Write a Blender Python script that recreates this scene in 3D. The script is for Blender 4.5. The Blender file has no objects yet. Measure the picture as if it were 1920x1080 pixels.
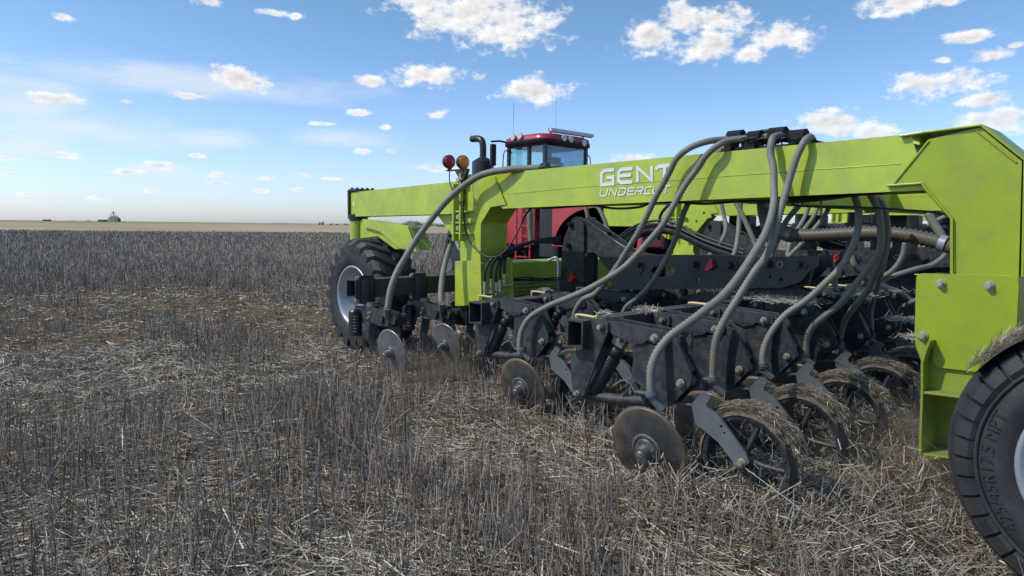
import bpy, math, random
import numpy as np
from mathutils import Vector, geometry, noise as mnoise
random.seed(7); rng = np.random.default_rng(11)
R_ = math.radians
# ------------------------------------------------------------------ camera
# world: +x = right of the drill's travel, +y = travel direction, z up. metres.
H = 1.43
CAM = Vector((0, 0, H))
F0 = Vector((.683, .730, 0)).normalized(); R0 = Vector((F0.y, -F0.x, 0)); Z = Vector((0, 0, 1))
PIT, ROL, FOC = R_(5.22), .0115, 1280.0
Fd = F0*math.cos(PIT) - Z*math.sin(PIT)
U_ = F0*math.sin(PIT) + Z*math.cos(PIT)
Rt = R0*math.cos(ROL) + U_*math.sin(ROL)
Up = U_*math.cos(ROL) - R0*math.sin(ROL)
scene = bpy.context.scene
col = scene.collection
camd = bpy.data.cameras.new('camera'); cam = bpy.data.objects.new('camera', camd); col.objects.link(cam)
from mathutils import Matrix
M = Matrix.Identity(4)
for i in range(3):
    M[i][0], M[i][1], M[i][2], M[i][3] = Rt[i], Up[i], -Fd[i], CAM[i]
cam.matrix_world = M
camd.sensor_width = 36; camd.lens = 24; camd.clip_start = .05; camd.clip_end = 12000
scene.camera = cam

def ray(px, py):
    return Fd + Rt*((px-960)/FOC) + Up*((540-py)/FOC)
def at(px, py, t=None, s=None, z=None, d=None):
    """world point seen at a pixel on the plane x=t, y=s, z=z or at depth d"""
    r = ray(px, py)
    if t is not None: k = t/r.x
    elif s is not None: k = s/r.y
    elif z is not None: k = (z-H)/r.z
    else: k = d
    return CAM + r*k

# ------------------------------------------------------------------ sky
SUN_EL = R_(47); SUN_DIR = Vector((-.80, .50, 0)).normalized()
world = bpy.data.worlds.new('World'); scene.world = world; world.use_nodes = True
nt = world.node_tree; N = nt.nodes; L = nt.links
for n in list(N): N.remove(n)
def nd(tree, typ, **kw):
    n = tree.nodes.new(typ)
    for k, v in kw.items():
        if k.startswith('i_'): n.inputs[int(k[2:])].default_value = v
        else: setattr(n, k, v)
    return n
sky = nd(nt, 'ShaderNodeTexSky', sky_type='NISHITA', sun_disc=False, sun_elevation=SUN_EL,
         sun_rotation=math.atan2(SUN_DIR.x, SUN_DIR.y), altitude=600, air_density=1.0, dust_density=1.2, ozone_density=1.6)
tc = nd(nt, 'ShaderNodeTexCoord')
sep = nd(nt, 'ShaderNodeSeparateXYZ'); L.new(tc.outputs['Generated'], sep.inputs[0])
def wm(op, a, b=None, c=None, clamp=False):
    n = nd(nt, 'ShaderNodeMath', operation=op, use_clamp=clamp)
    for i, v in enumerate((a, b, c)):
        if v is None: continue
        if isinstance(v, (int, float)): n.inputs[i].default_value = v
        else: L.new(v, n.inputs[i])
    return n.outputs[0]
az = wm('ARCTAN2', sep.outputs[0], sep.outputs[1]); el = wm('ARCSINE', sep.outputs[2])
cmb = nd(nt, 'ShaderNodeCombineXYZ'); L.new(az, cmb.inputs[0]); L.new(el, cmb.inputs[1])
def azel(px, py):
    r = ray(px, py).normalized(); return math.atan2(r.x, r.y), math.asin(r.z)
CL = [(800,-2,80,28),(872,28,95,45),(945,45,92,46),(1225,70,68,26),(1276,38,38,36),(1330,88,62,28),(1345,35,62,22),
 (1450,70,78,26),(1395,104,46,16),(440,150,54,21),(500,158,18,6),(805,140,62,21),(692,152,22,10),(1000,172,58,23),
 (1690,4,68,22),(1770,2,35,12),(1820,67,38,11),(1865,103,42,13),(1770,112,20,7),(1760,158,88,26),(1855,186,50,12),
 (1870,228,85,24),(1572,232,78,24),(1625,243,42,16),(1185,300,32,11),(100,185,48,9),(240,190,17,6),(360,180,32,7),
 (610,232,24,5),(670,211,20,6),(818,217,19,8),(720,238,10,5),(685,283,17,6),(820,316,48,8),(115,290,38,6),(12,296,22,5),
 (240,322,26,5),(300,310,28,6),(418,328,32,6),(505,333,22,5),(570,328,32,7),(615,335,26,4),(410,342,18,4),
 (285,357,20,5),(185,371,22,4),(50,364,22,4),(118,32,20,7),(395,4,32,9),(515,25,30,7),(552,30,9,6),(1905,85,18,6),
 (735,283,10,4),(560,356,12,4),(490,358,12,3),(20,326,14,4),(365,291,14,4)]
mpn = nd(nt, 'ShaderNodeMapping', vector_type='POINT'); mpn.inputs['Scale'].default_value = (1, 1.5, 1); L.new(cmb.outputs[0], mpn.inputs[0])
nz = nd(nt, 'ShaderNodeTexNoise'); nz.inputs['Scale'].default_value = 25; nz.inputs['Detail'].default_value = 8; nz.inputs['Roughness'].default_value = .58
L.new(mpn.outputs[0], nz.inputs['Vector'])
off = nd(nt, 'ShaderNodeVectorMath', operation='ADD'); L.new(mpn.outputs[0], off.inputs[0]); off.inputs[1].default_value = (-.006, .009, 0)
nz2 = nd(nt, 'ShaderNodeTexNoise'); nz2.inputs['Scale'].default_value = 25; nz2.inputs['Detail'].default_value = 6; nz2.inputs['Roughness'].default_value = .58
L.new(off.outputs[0], nz2.inputs['Vector'])
def field(lst, grow=1.0, seed=0):
    acc = None
    for (cx, cy, rx, ry) in lst:
        a, e = azel(cx, cy); a2, _ = azel(cx+rx, cy); _, e2 = azel(cx, cy-ry)
        sx, sy = 1/max(abs(a2-a)*grow, 1e-4), 1/max(abs(e2-e)*grow, 1e-4)
        v = nd(nt, 'ShaderNodeVectorMath', operation='MULTIPLY_ADD'); L.new(cmb.outputs[0], v.inputs[0])
        v.inputs[1].default_value = (sx, sy, 0); v.inputs[2].default_value = (-a*sx, -e*sy, 0)
        ln = nd(nt, 'ShaderNodeVectorMath', operation='LENGTH'); L.new(v.outputs[0], ln.inputs[0])
        acc = ln.outputs['Value'] if acc is None else wm('MINIMUM', acc, ln.outputs['Value'])
    return acc
fd = field(CL, 1.24)
nz3 = nd(nt, 'ShaderNodeTexNoise'); nz3.inputs['Scale'].default_value = 85; nz3.inputs['Detail'].default_value = 5; nz3.inputs['Roughness'].default_value = .65
L.new(mpn.outputs[0], nz3.inputs['Vector'])
fd = wm('ADD', fd, wm('MULTIPLY', wm('SUBTRACT', nz3.outputs['Fac'], .5), 1.1))
dens = wm('ADD', wm('SUBTRACT', 1.0, fd), wm('MULTIPLY', wm('SUBTRACT', nz.outputs['Fac'], .5), 2.9))
def smooth(v, lo, hi):
    n = nd(nt, 'ShaderNodeMapRange', interpolation_type='SMOOTHSTEP'); L.new(v, n.inputs[0])
    n.inputs[1].default_value = lo; n.inputs[2].default_value = hi; return n.outputs[0]
mask = wm('MULTIPLY', smooth(dens, -.10, .72), smooth(el, -.22, .20))
# thin high cirrus
CI = [(150,240,190,34),(400,262,80,18),(50,275,90,30),(625,262,90,18),(330,150,330,30),(300,318,60,14),(60,190,120,60)]
fc = field(CI, 1.2)
nc = nd(nt, 'ShaderNodeTexNoise'); nc.inputs['Scale'].default_value = 9; nc.inputs['Detail'].default_value = 6; nc.inputs['Roughness'].default_value = .6
mc = nd(nt, 'ShaderNodeMapping', vector_type='POINT'); mc.inputs['Scale'].default_value = (.8, 3.2, 1); mc.inputs['Rotation'].default_value = (0,0,.25); L.new(cmb.outputs[0], mc.inputs[0]); L.new(mc.outputs[0], nc.inputs['Vector'])
cir = wm('MULTIPLY', smooth(wm('ADD', wm('SUBTRACT', 1.0, fc), wm('MULTIPLY', wm('SUBTRACT', nc.outputs['Fac'], .5), 2.2)), -.2, 1.0), .62)
# thick parts of a cloud are greyer on the side away from the sun
core = smooth(dens, .35, 1.25)
emb = wm('MULTIPLY', wm('SUBTRACT', nz2.outputs['Fac'], nz.outputs['Fac']), 2.2)
shade = wm('ADD', wm('SUBTRACT', 1.0, wm('MULTIPLY', core, .20)), wm('MULTIPLY', emb, -.5), clamp=False)
hz = smooth(el, -.02, .36)
tint = nd(nt, 'ShaderNodeMix', data_type='RGBA', blend_type='MULTIPLY'); tint.inputs[0].default_value = 1
L.new(sky.outputs[0], tint.inputs[6])
ramp = nd(nt, 'ShaderNodeMix', data_type='RGBA'); L.new(hz, ramp.inputs[0])
ramp.inputs[6].default_value = (1.26, 1.38, 1.80, 1); ramp.inputs[7].default_value = (.93, 1.20, 1.30, 1)
L.new(ramp.outputs[2], tint.inputs[7])
CB = 8.0
cc = nd(nt, 'ShaderNodeVectorMath', operation='SCALE'); cc.inputs[0].default_value = (CB*.985, CB*.985, CB*1.0); L.new(shade, cc.inputs['Scale'])
m1 = nd(nt, 'ShaderNodeMix', data_type='RGBA'); L.new(cir, m1.inputs[0]); L.new(tint.outputs[2], m1.inputs[6]); m1.inputs[7].default_value = (CB*.9, CB*.93, CB*.95, 1)
m2 = nd(nt, 'ShaderNodeMix', data_type='RGBA'); L.new(mask, m2.inputs[0]); L.new(m1.outputs[2], m2.inputs[6]); L.new(cc.outputs[0], m2.inputs[7])
bg = nd(nt, 'ShaderNodeBackground'); bg.inputs['Strength'].default_value = .12; L.new(m2.outputs[2], bg.inputs[0])
out = nd(nt, 'ShaderNodeOutputWorld'); L.new(bg.outputs[0], out.inputs[0])
sund = bpy.data.lights.new('sun', 'SUN'); sund.energy = 3.3; sund.angle = R_(.5); sund.color = (1, .95, .87)
sun = bpy.data.objects.new('sun', sund); col.objects.link(sun)
sv = SUN_DIR*math.cos(SUN_EL) + Z*math.sin(SUN_EL)
sun.rotation_euler = sv.to_track_quat('Z', 'Y').to_euler()
vs = scene.view_settings; vs.view_transform = 'Standard'; vs.look = 'None'; vs.exposure = 0; vs.gamma = 1
scene.render.engine = 'CYCLES'

# ------------------------------------------------------------------ materials
def mat(name, base, rough=.5, metal=0., spec=.5, var=.12, vscale=6., dirt=None, dirt_amt=0., dscale=5., coat=0., bump=0., bscale=60., topdirt=0., alpha=None, trans=0.):
    m = bpy.data.materials.new(name); m.use_nodes = True; t = m.node_tree; l = t.links
    b = t.nodes['Principled BSDF']
    b.inputs['Roughness'].default_value = rough; b.inputs['Metallic'].default_value = metal
    b.inputs['Specular IOR Level'].default_value = spec; b.inputs['Coat Weight'].default_value = coat; b.inputs['Coat Roughness'].default_value = .15
    if trans: b.inputs['Transmission Weight'].default_value = trans
    geo = nd(t, 'ShaderNodeNewGeometry'); tcn = nd(t, 'ShaderNodeTexCoord')
    n1 = nd(t, 'ShaderNodeTexNoise'); n1.inputs['Scale'].default_value = vscale; n1.inputs['Detail'].default_value = 6; l.new(tcn.outputs['Object'], n1.inputs['Vector'])
    mr = nd(t, 'ShaderNodeMapRange'); l.new(n1.outputs['Fac'], mr.inputs[0]); mr.inputs[1].default_value = .3; mr.inputs[2].default_value = .7
    mr.inputs[3].default_value = 1-var; mr.inputs[4].default_value = 1+var
    sc = nd(t, 'ShaderNodeVectorMath', operation='SCALE'); sc.inputs[0].default_value = base[:3]; l.new(mr.outputs[0], sc.inputs['Scale'])
    outc = sc.outputs[0]
    if dirt is not None:
        n2 = nd(t, 'ShaderNodeTexNoise'); n2.inputs['Scale'].default_value = dscale; n2.inputs['Detail'].default_value = 9; n2.inputs['Roughness'].default_value = .68; l.new(tcn.outputs['Object'], n2.inputs['Vector'])
        r2 = nd(t, 'ShaderNodeMapRange'); l.new(n2.outputs['Fac'], r2.inputs[0]); r2.inputs[1].default_value = .42; r2.inputs[2].default_value = .75; r2.inputs[4].default_value = dirt_amt
        fac = r2.outputs[0]
        if topdirt:
            sx = nd(t, 'ShaderNodeSeparateXYZ'); l.new(geo.outputs['Normal'], sx.inputs[0])
            r3 = nd(t, 'ShaderNodeMapRange'); l.new(sx.outputs[2], r3.inputs[0]); r3.inputs[1].default_value = .3; r3.inputs[2].default_value = 1; r3.inputs[4].default_value = topdirt
            ad = nd(t, 'ShaderNodeMath', operation='ADD', use_clamp=True); l.new(r2.outputs[0], ad.inputs[0]); l.new(r3.outputs[0], ad.inputs[1]); fac = ad.outputs[0]
        mx = nd(t, 'ShaderNodeMix', data_type='RGBA'); l.new(fac, mx.inputs[0]); l.new(outc, mx.inputs[6]); mx.inputs[7].default_value = (*dirt, 1)
        outc = mx.outputs[2]
        rr = nd(t, 'ShaderNodeMapRange'); l.new(fac, rr.inputs[0]); rr.inputs[3].default_value = rough; rr.inputs[4].default_value = .9; l.new(rr.outputs[0], b.inputs['Roughness'])
    l.new(outc, b.inputs['Base Color'])
    if bump:
        n3 = nd(t, 'ShaderNodeTexNoise'); n3.inputs['Scale'].default_value = bscale; n3.inputs['Detail'].default_value = 4; l.new(tcn.outputs['Object'], n3.inputs['Vector'])
        bp = nd(t, 'ShaderNodeBump'); bp.inputs['Strength'].default_value = bump; bp.inputs['Distance'].default_value = .01; l.new(n3.outputs['Fac'], bp.inputs['Height']); l.new(bp.outputs[0], b.inputs['Normal'])
    return m
DUST = (.20, .165, .125)
GREEN = mat('lime_paint', (.41, .52, .035), .36, var=.06, vscale=3, dirt=(.19,.19,.10), dirt_amt=.5, dscale=5, coat=.25, bump=.03, bscale=25)  # sky glare on the beams is put into this paler green
GREENR = mat('lime_paint_vignetted', (.30, .385, .012), .36, var=.07, vscale=3, dirt=(.16,.165,.06), dirt_amt=.45, dscale=5, coat=.1, bump=.03, bscale=25)  # same lime paint, lens vignetting put into a darker colour
GREENW = mat('lime_paint_worn', (.27, .36, .014), .4, var=.07, vscale=4, dirt=(.16,.14,.10), dirt_amt=.75, dscale=6, topdirt=.35)
BLACK = mat('black_paint', (.022, .026, .036), .40, var=.25, vscale=7, dirt=(.10,.088,.075), dirt_amt=.62, dscale=16, topdirt=.32)
BLACKC = mat('black_paint_clean', (.012, .014, .020), .32, var=.2, dirt=(.07,.068,.065), dirt_amt=.25, dscale=8)
RUB = mat('tyre_rubber', (.020, .021, .025), .62, var=.25, vscale=9, dirt=(.085,.08,.078), dirt_amt=.35, dscale=7, bump=.15, bscale=120)
RUBL = mat('tyre_lettering', (.027, .028, .032), .55)
RUBBLK = mat('black_rubber', (.012,.013,.017), .5, var=.2, dirt=(.06,.055,.05), dirt_amt=.3)
HOSE = mat('grey_hose', (.185, .185, .16), .6, var=.12, vscale=8, dirt=(.19,.165,.12), dirt_amt=.5, dscale=12)
HOSEB = mat('brown_ribbed_hose', (.085, .075, .058), .5, var=.2, dirt=(.16,.135,.10), dirt_amt=.5)
CABLE = mat('black_cable', (.012, .012, .014), .45)
ZINC = mat('zinc_bolt', (.52, .50, .40), .38, metal=.75, var=.15, vscale=40, dirt=(.2,.17,.12), dirt_amt=.25, dscale=30)
COLLAR = mat('collar_plastic', (.014,.015,.02), .8, spec=.2, var=.2, dirt=(.07,.065,.06), dirt_amt=.3)
YZINC = mat('yellow_zinc', (.52, .44, .22), .45, metal=.4, dirt=(.3,.26,.2), dirt_amt=.5, dscale=20)
STEEL = mat('bare_steel', (.30, .30, .30), .40, metal=.85, var=.25, vscale=14, dirt=(.15,.11,.075), dirt_amt=.75, dscale=9)
GREYP = mat('grey_casting', (.10, .115, .13), .5, var=.2, dirt=(.16,.14,.11), dirt_amt=.4, dscale=14)
SILVER = mat('silver_rim', (.36, .39, .44), .34, metal=.35, var=.06, dirt=(.25,.23,.2), dirt_amt=.35, dscale=5)
WHITE = mat('white_decal', (.70, .74, .74), .5, var=.04)
REDP = mat('red_paint', (.42, .014, .03), .3, coat=.4, var=.06, dirt=(.25,.10,.09), dirt_amt=.35, dscale=3)
REDT = mat('red_plastic', (.62, .045, .03), .4, var=.1)
AMBER = mat('amber_lens', (.75, .20, .015), .3, var=.25, vscale=90)
REDL = mat('red_lens', (.48, .012, .03), .3, var=.3, vscale=90)
GLASS = mat('cab_glass', (.62, .86, .88), .02, var=.03, spec=.6, trans=.9)
GLASSD = mat('cab_glass_dark', (.36, .52, .66), .03, var=.15, vscale=2, spec=.7, trans=.8)
LAMP = mat('lamp_lens', (.55, .56, .55), .2, var=.1)
MUD = mat('mud_and_straw', (.11, .088, .062), .95, var=.4, vscale=40, dirt=(.22,.185,.13), dirt_amt=.7, dscale=45, bump=.8, bscale=70)
def disc_mat():
    m = mat('worn_disc_steel', (.085, .085, .09), .38, metal=.55, var=.3, vscale=14, dirt=(.13,.10,.07), dirt_amt=.35, dscale=11)
    t = m.node_tree; l = t.links; b = t.nodes['Principled BSDF']
    tcn = nd(t, 'ShaderNodeTexCoord'); sp = nd(t, 'ShaderNodeSeparateXYZ'); l.new(tcn.outputs['Object'], sp.inputs[0]); cb = nd(t, 'ShaderNodeCombineXYZ'); l.new(sp.outputs[1], cb.inputs[1]); l.new(sp.outputs[2], cb.inputs[2])
    ln = nd(t, 'ShaderNodeVectorMath', operation='LENGTH'); l.new(cb.outputs[0], ln.inputs[0])
    n = nd(t, 'ShaderNodeTexNoise'); n.inputs['Scale'].default_value = 9; n.inputs['Detail'].default_value = 7; l.new(tcn.outputs['Object'], n.inputs['Vector'])
    a = nd(t, 'ShaderNodeMath', operation='MULTIPLY_ADD'); l.new(n.outputs['Fac'], a.inputs[0]); a.inputs[1].default_value = .22; l.new(ln.outputs['Value'], a.inputs[2])
    r = nd(t, 'ShaderNodeMapRange'); l.new(a.outputs[0], r.inputs[0]); r.inputs[1].default_value = .27; r.inputs[2].default_value = .36
    mx = nd(t, 'ShaderNodeMix', data_type='RGBA'); l.new(r.outputs[0], mx.inputs[0]); l.new(b.inputs['Base Color'].links[0].from_socket, mx.inputs[6]); mx.inputs[7].default_value = (.12,.09,.06,1)
    l.new(mx.outputs[2], b.inputs['Base Color']); iv = nd(t, 'ShaderNodeMath', operation='MULTIPLY_ADD'); l.new(r.outputs[0], iv.inputs[0]); iv.inputs[1].default_value = -.5; iv.inputs[2].default_value = .55; l.new(iv.outputs[0], b.inputs['Metallic'])
    return m
STEELD = disc_mat()
STEELB = mat('bright_disc_steel', (.26,.26,.27), .36, metal=.7, var=.25, vscale=8, dirt=(.12,.10,.08), dirt_amt=.7, dscale=7)
BIN = mat('galvanised_bin', (.45,.46,.48), .4, metal=.3)
BARNR = mat('barn_red', (.35,.06,.04), .7)
YELM = mat('machine_yellow', (.55,.36,.05), .5)
DKGR = mat('dark_far', (.07,.075,.07), .8)
def attr_mat(name, stops, rough=.85, strength=1.0):
    m = bpy.data.materials.new(name); m.use_nodes = True; t = m.node_tree; b = t.nodes['Principled BSDF']
    b.inputs['Roughness'].default_value = rough; b.inputs['Specular IOR Level'].default_value = .25
    a = nd(t, 'ShaderNodeAttribute', attribute_name='rnd'); r = nd(t, 'ShaderNodeValToRGB')
    els = r.color_ramp.elements
    while len(els) < len(stops): els.new(.5)
    for e, (p, c) in zip(els, stops): e.position = p; e.color = (*c, 1)
    t.links.new(a.outputs['Fac'], r.inputs[0]); t.links.new(r.outputs[0], b.inputs['Base Color'])
    return m
STALK = attr_mat('weathered_stalk', [(0,(.08,.056,.040)),(.3,(.19,.152,.123)),(.65,(.32,.272,.232)),(.9,(.47,.415,.355)),(1,(.47,.36,.20))])
STRAW = attr_mat('weathered_straw', [(0,(.075,.055,.038)),(.3,(.20,.165,.125)),(.62,(.42,.375,.31)),(.88,(.70,.65,.56)),(1,(.55,.42,.24))])
TWIG = attr_mat('bush_twig', [(0,(.05,.06,.03)),(.5,(.12,.13,.07)),(1,(.2,.19,.13))])

# ------------------------------------------------------------------ mesh tools
WORG = {}
class G:
    def __init__(s): s.v = []; s.f = []; s.sm = []
    def add(s, vs, fs, sm=False):
        o = len(s.v); s.v += [Vector(v) for v in vs]; s.f += [tuple(i+o for i in f) for f in fs]; s.sm += [sm]*len(fs); return s
    def box(s, a, b):
        (x0,y0,z0),(x1,y1,z1) = a, b
        return s.add([(x0,y0,z0),(x1,y0,z0),(x1,y1,z0),(x0,y1,z0),(x0,y0,z1),(x1,y0,z1),(x1,y1,z1),(x0,y1,z1)],
              [(0,3,2,1),(4,5,6,7),(0,1,5,4),(1,2,6,5),(2,3,7,6),(3,0,4,7)])
    def hexa(s, c8):
        return s.add(c8, [(0,3,2,1),(4,5,6,7),(0,1,5,4),(1,2,6,5),(2,3,7,6),(3,0,4,7)])
    def plate(s, pts, th, axis=Vector((1,0,0)), holes=()):
        """closed outline (world points in a plane) extruded by th along axis, with holes"""
        axis = Vector(axis)*th
        loops = [[Vector(p) for p in pts]] + [[Vector(p) for p in h] for h in holes]
        flat = [p for l in loops for p in l]; n = len(flat)
        tris = geometry.tessellate_polygon(loops) if holes else None
        vs = flat + [p+axis for p in flat]
        fs = []
        if tris:
            for t in tris: fs.append(tuple(t)); fs.append(tuple(i+n for i in reversed(t)))
        else:
            fs.append(tuple(range(n))); fs.append(tuple(reversed(range(n, 2*n))))
        o = 0
        for l in loops:
            k = len(l)
            for i in range(k): fs.append((o+i, o+(i+1)%k, n+o+(i+1)%k, n+o+i))
            o += k
        return s.add(vs, fs)
    def cyl(s, p0, p1, r0, r1=None, n=16, caps=True, sm=True):
        p0, p1 = Vector(p0), Vector(p1); r1 = r0 if r1 is None else r1
        d = (p1-p0).normalized(); a = d.orthogonal().normalized(); b = d.cross(a)
        vs = []
        for p, r in ((p0, r0), (p1, r1)):
            for i in range(n):
                t = 2*math.pi*i/n; vs.append(p + a*(r*math.cos(t)) + b*(r*math.sin(t)))
        s.add(vs, [(i,(i+1)%n,n+(i+1)%n,n+i) for i in range(n)], sm)
        if caps: s.add(vs[:n], [tuple(reversed(range(n)))]); s.add(vs[n:], [tuple(range(n))])
        return s
    def lathe(s, c, ax, prof, n=48, sm=True, ang0=0, rad=None):
        """prof: (offset along ax, radius); open profile"""
        c, ax = Vector(c), Vector(ax).normalized()
        a = Vector((0,0,1)) if abs(ax.z) < .9 else Vector((1,0,0)); a = (a - ax*a.dot(ax)).normalized(); b = ax.cross(a)
        vs = []
        for k,(o, r) in enumerate(prof):
            for i in range(n):
                t = 2*math.pi*i/n; rr = r if rad is None else rad(k, i, n, o, r)
                vs.append(c + ax*o + a*(rr*math.cos(t)) + b*(rr*math.sin(t)))
        m = len(prof)
        return s.add(vs, [(j*n+i, j*n+(i+1)%n, (j+1)*n+(i+1)%n, (j+1)*n+i) for j in range(m-1) for i in range(n)], sm)
    def tube(s, path, r, n=10, step=None, rib=0., ribp=.016, caps=True, sub=10, flat=False):
        P = [Vector(p) for p in path]
        if not flat:
            Q = []
            E = [P[0]*2-P[1]] + P + [P[-1]*2-P[-2]]
            for i in range(1, len(E)-2):
                for k in range(sub):
                    t = k/sub; a,b,c,d = E[i-1],E[i],E[i+1],E[i+2]
                    Q.append(.5*((2*b)+(c-a)*t+(2*a-5*b+4*c-d)*t*t+(3*b-3*c+d-a)*t**3))
            Q.append(P[-1]); P = Q
        if rib:   # resample evenly at half the rib pitch
            L_ = [0]
            for i in range(1, len(P)): L_.append(L_[-1]+(P[i]-P[i-1]).length)
            m = max(4, int(L_[-1]/(ribp/2))); Q = []; j = 0
            for k in range(m+1):
                x = L_[-1]*k/m
                while j < len(L_)-2 and L_[j+1] < x: j += 1
                u = (x-L_[j])/max(1e-9, L_[j+1]-L_[j]); Q.append(P[j].lerp(P[j+1], u))
            P = Q
        m = len(P); T = [(P[min(i+1,m-1)]-P[max(i-1,0)]).normalized() for i in range(m)]
        a = T[0].orthogonal().normalized(); vs = []
        for i in range(m):
            a = (a - T[i]*a.dot(T[i])).normalized(); b = T[i].cross(a)
            u = i/(m-1); rr = r(u) if callable(r) else r
            if rib: 
                rb = rib(u) if callable(rib) else rib
                rr += rb*(1 if i % 2 else -1)
            for k in range(n):
                q = 2*math.pi*k/n; vs.append(P[i] + a*(rr*math.cos(q)) + b*(rr*math.sin(q)))
        s.add(vs, [(i*n+k, i*n+(k+1)%n, (i+1)*n+(k+1)%n, (i+1)*n+k) for i in range(m-1) for k in range(n)], True)
        if caps: s.add(vs[:n], [tuple(reversed(range(n)))]); s.add(vs[-n:], [tuple(range(n))])
        return s
    def hexbolt(s, c, ax, r, h=None, washer=True):
        c, ax = Vector(c), Vector(ax).normalized(); h = h or r*.8
        if washer: s.cyl(c, c+ax*(h*.3), r*1.35, n=14)
        s.cyl(c+ax*(h*.3), c+ax*(h*1.2), r, n=6, sm=False)
        s.cyl(c+ax*(h*1.2), c+ax*(h*1.35), r*.8, r*.7, n=12)
        return s
    def build(s, name, m, parent=None, org=None, bevel=0, seg=2):
        po = WORG[parent.name] if parent else Vector((0,0,0))
        oo = Vector(org) if org is not None else po
        me = bpy.data.meshes.new(name)
        me.from_pydata([tuple(v-oo) for v in s.v], [], s.f)
        me.polygons.foreach_set('use_smooth', s.sm)
        me.materials.append(m); me.update()
        o = bpy.data.objects.new(name, me); col.objects.link(o)
        o.location = oo-po
        if parent: o.parent = parent
        WORG[o.name] = oo
        if bevel:
            md = o.modifiers.new('bevel', 'BEVEL'); md.width = bevel; md.segments = seg; md.limit_method = 'ANGLE'; md.angle_limit = R_(40)
        return o
def tag(o, label=None, cat=None, group=None, kind=None):
    if label: o['label'] = label
    if cat: o['category'] = cat
    if group: o['group'] = group
    if kind: o['kind'] = kind
    return o
def empty(name, loc, label=None, cat=None, group=None):
    o = bpy.data.objects.new(name, None); col.objects.link(o); o.location = loc; o.empty_display_size = .2
    WORG[o.name] = Vector(loc); tag(o, label, cat, group); return o
def children(o): return [c for c in bpy.data.objects if c.parent == o]
def copy_tree(o, parent, shift):
    c = o.copy(); col.objects.link(c); c.parent = parent
    c.location = o.location + Vector(shift); WORG[c.name] = WORG[o.name] + Vector(shift)
    for ch in children(o):
        g = ch.copy(); col.objects.link(g); g.parent = c
    return c
def A(pts, t): return [at(x, y, t=t) for x, y in pts]
X = Vector((1,0,0)); Y = Vector((0,1,0))
def ring(px, py, r, t, n=16, sx=1, sy=1):
    c = at(px, py, t=t); return [c + Vector((0, r*sx*math.cos(a), r*sy*math.sin(a))) for a in [2*math.pi*i/n for i in range(n)]]
def text_geo(g, body, place, size):
    """letters of the built-in font laid out by place(u, v) -> point, normal offset already in it"""
    cu = bpy.data.curves.new('txt', 'FONT'); cu.body = body; cu.size = size; cu.extrude = 0; cu.resolution_u = 2
    ob = bpy.data.objects.new('txt', cu); col.objects.link(ob); bpy.context.view_layer.update()
    me = bpy.data.meshes.new_from_object(ob.evaluated_get(bpy.context.evaluated_depsgraph_get()))
    vs = [place(v.co.x, v.co.y) for v in me.vertices]; fs = [tuple(p.vertices) for p in me.polygons]
    g.add(vs, fs)
    w = max((v.co.x for v in me.vertices), default=0)
    bpy.data.objects.remove(ob); bpy.data.curves.remove(cu); bpy.data.meshes.remove(me)
    return w
# ------------------------------------------------------------------ ground
def vnoise(x, y, f, seed=0):
    """smooth value noise, vectorised"""
    x = np.asarray(x)*f + seed*17.13; y = np.asarray(y)*f + seed*9.71
    xi, yi = np.floor(x).astype(np.int64), np.floor(y).astype(np.int64); u, v = x-xi, y-yi
    u = u*u*(3-2*u); v = v*v*(3-2*v)
    def h(a, b):
        n = (a*374761393 + b*668265263 + seed*982451653) & 0xffffffff
        n = ((n ^ (n >> 13))*1274126177) & 0xffffffff
        return ((n ^ (n >> 16)) & 0xffff)/65535.0
    return (h(xi,yi)*(1-u)+h(xi+1,yi)*u)*(1-v) + (h(xi,yi+1)*(1-u)+h(xi+1,yi+1)*u)*v
def ground_h(x, y):
    r = np.hypot(x, y); fade = np.clip(1.3-r/40, 0, 1)
    worked = np.clip((np.asarray(x)-2.6)/.4, 0, 1)*np.clip((2.2-np.asarray(y))/.5, 0, 1)
    h = .145*np.clip((np.asarray(x)-2.55)/.35, 0, 1)*np.clip((2.35-np.asarray(y))/.35, 0, 1)*np.clip((np.asarray(y)-.75)/.5, 0, 1) + .035*np.clip((np.asarray(x)-3.2)/.3, 0, 1)*np.clip((3.9-np.asarray(y))/.3, 0, 1)*np.clip((np.asarray(y)-2.6)/.4, 0, 1) + (vnoise(x,y,.7,1)-.5)*.06 + (vnoise(x,y,3,2)-.5)*(.035+.04*worked) + (vnoise(x,y,11,3)-.5)*(.02+.03*worked)
    return h*fade - .01
RB = 112.0
nr, na = 190, 540
rr = .35*(RB/.35)**(np.arange(nr)/(nr-1)); aa = np.arange(na)*2*np.pi/na
gx = (rr[:,None]*np.sin(aa)[None]).ravel(); gy = (rr[:,None]*np.cos(aa)[None]).ravel(); gz = ground_h(gx, gy)
gz = np.where(np.hypot(gx,gy) > RB*.8, 0, gz)
def mesh_np(name, V, F, m, attr=None, smooth=False):
    me = bpy.data.meshes.new(name); k = F.shape[1]
    me.vertices.add(len(V)); me.vertices.foreach_set('co', V.astype(np.float32).ravel())
    me.loops.add(F.size); me.loops.foreach_set('vertex_index', F.astype(np.int32).ravel())
    me.polygons.add(len(F)); me.polygons.foreach_set('loop_start', np.arange(0, F.size, k, dtype=np.int32))
    me.polygons.foreach_set('loop_total', np.full(len(F), k, dtype=np.int32))
    me.update(calc_edges=True)
    me.polygons.foreach_set('use_smooth', np.full(len(F), smooth))
    if attr is not None:
        a = me.attributes.new('rnd', 'FLOAT', 'POINT'); a.data.foreach_set('value', attr.astype(np.float32))
    me.materials.append(m)
    o = bpy.data.objects.new(name, me); col.objects.link(o); WORG[o.name] = Vector((0,0,0)); return o
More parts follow.
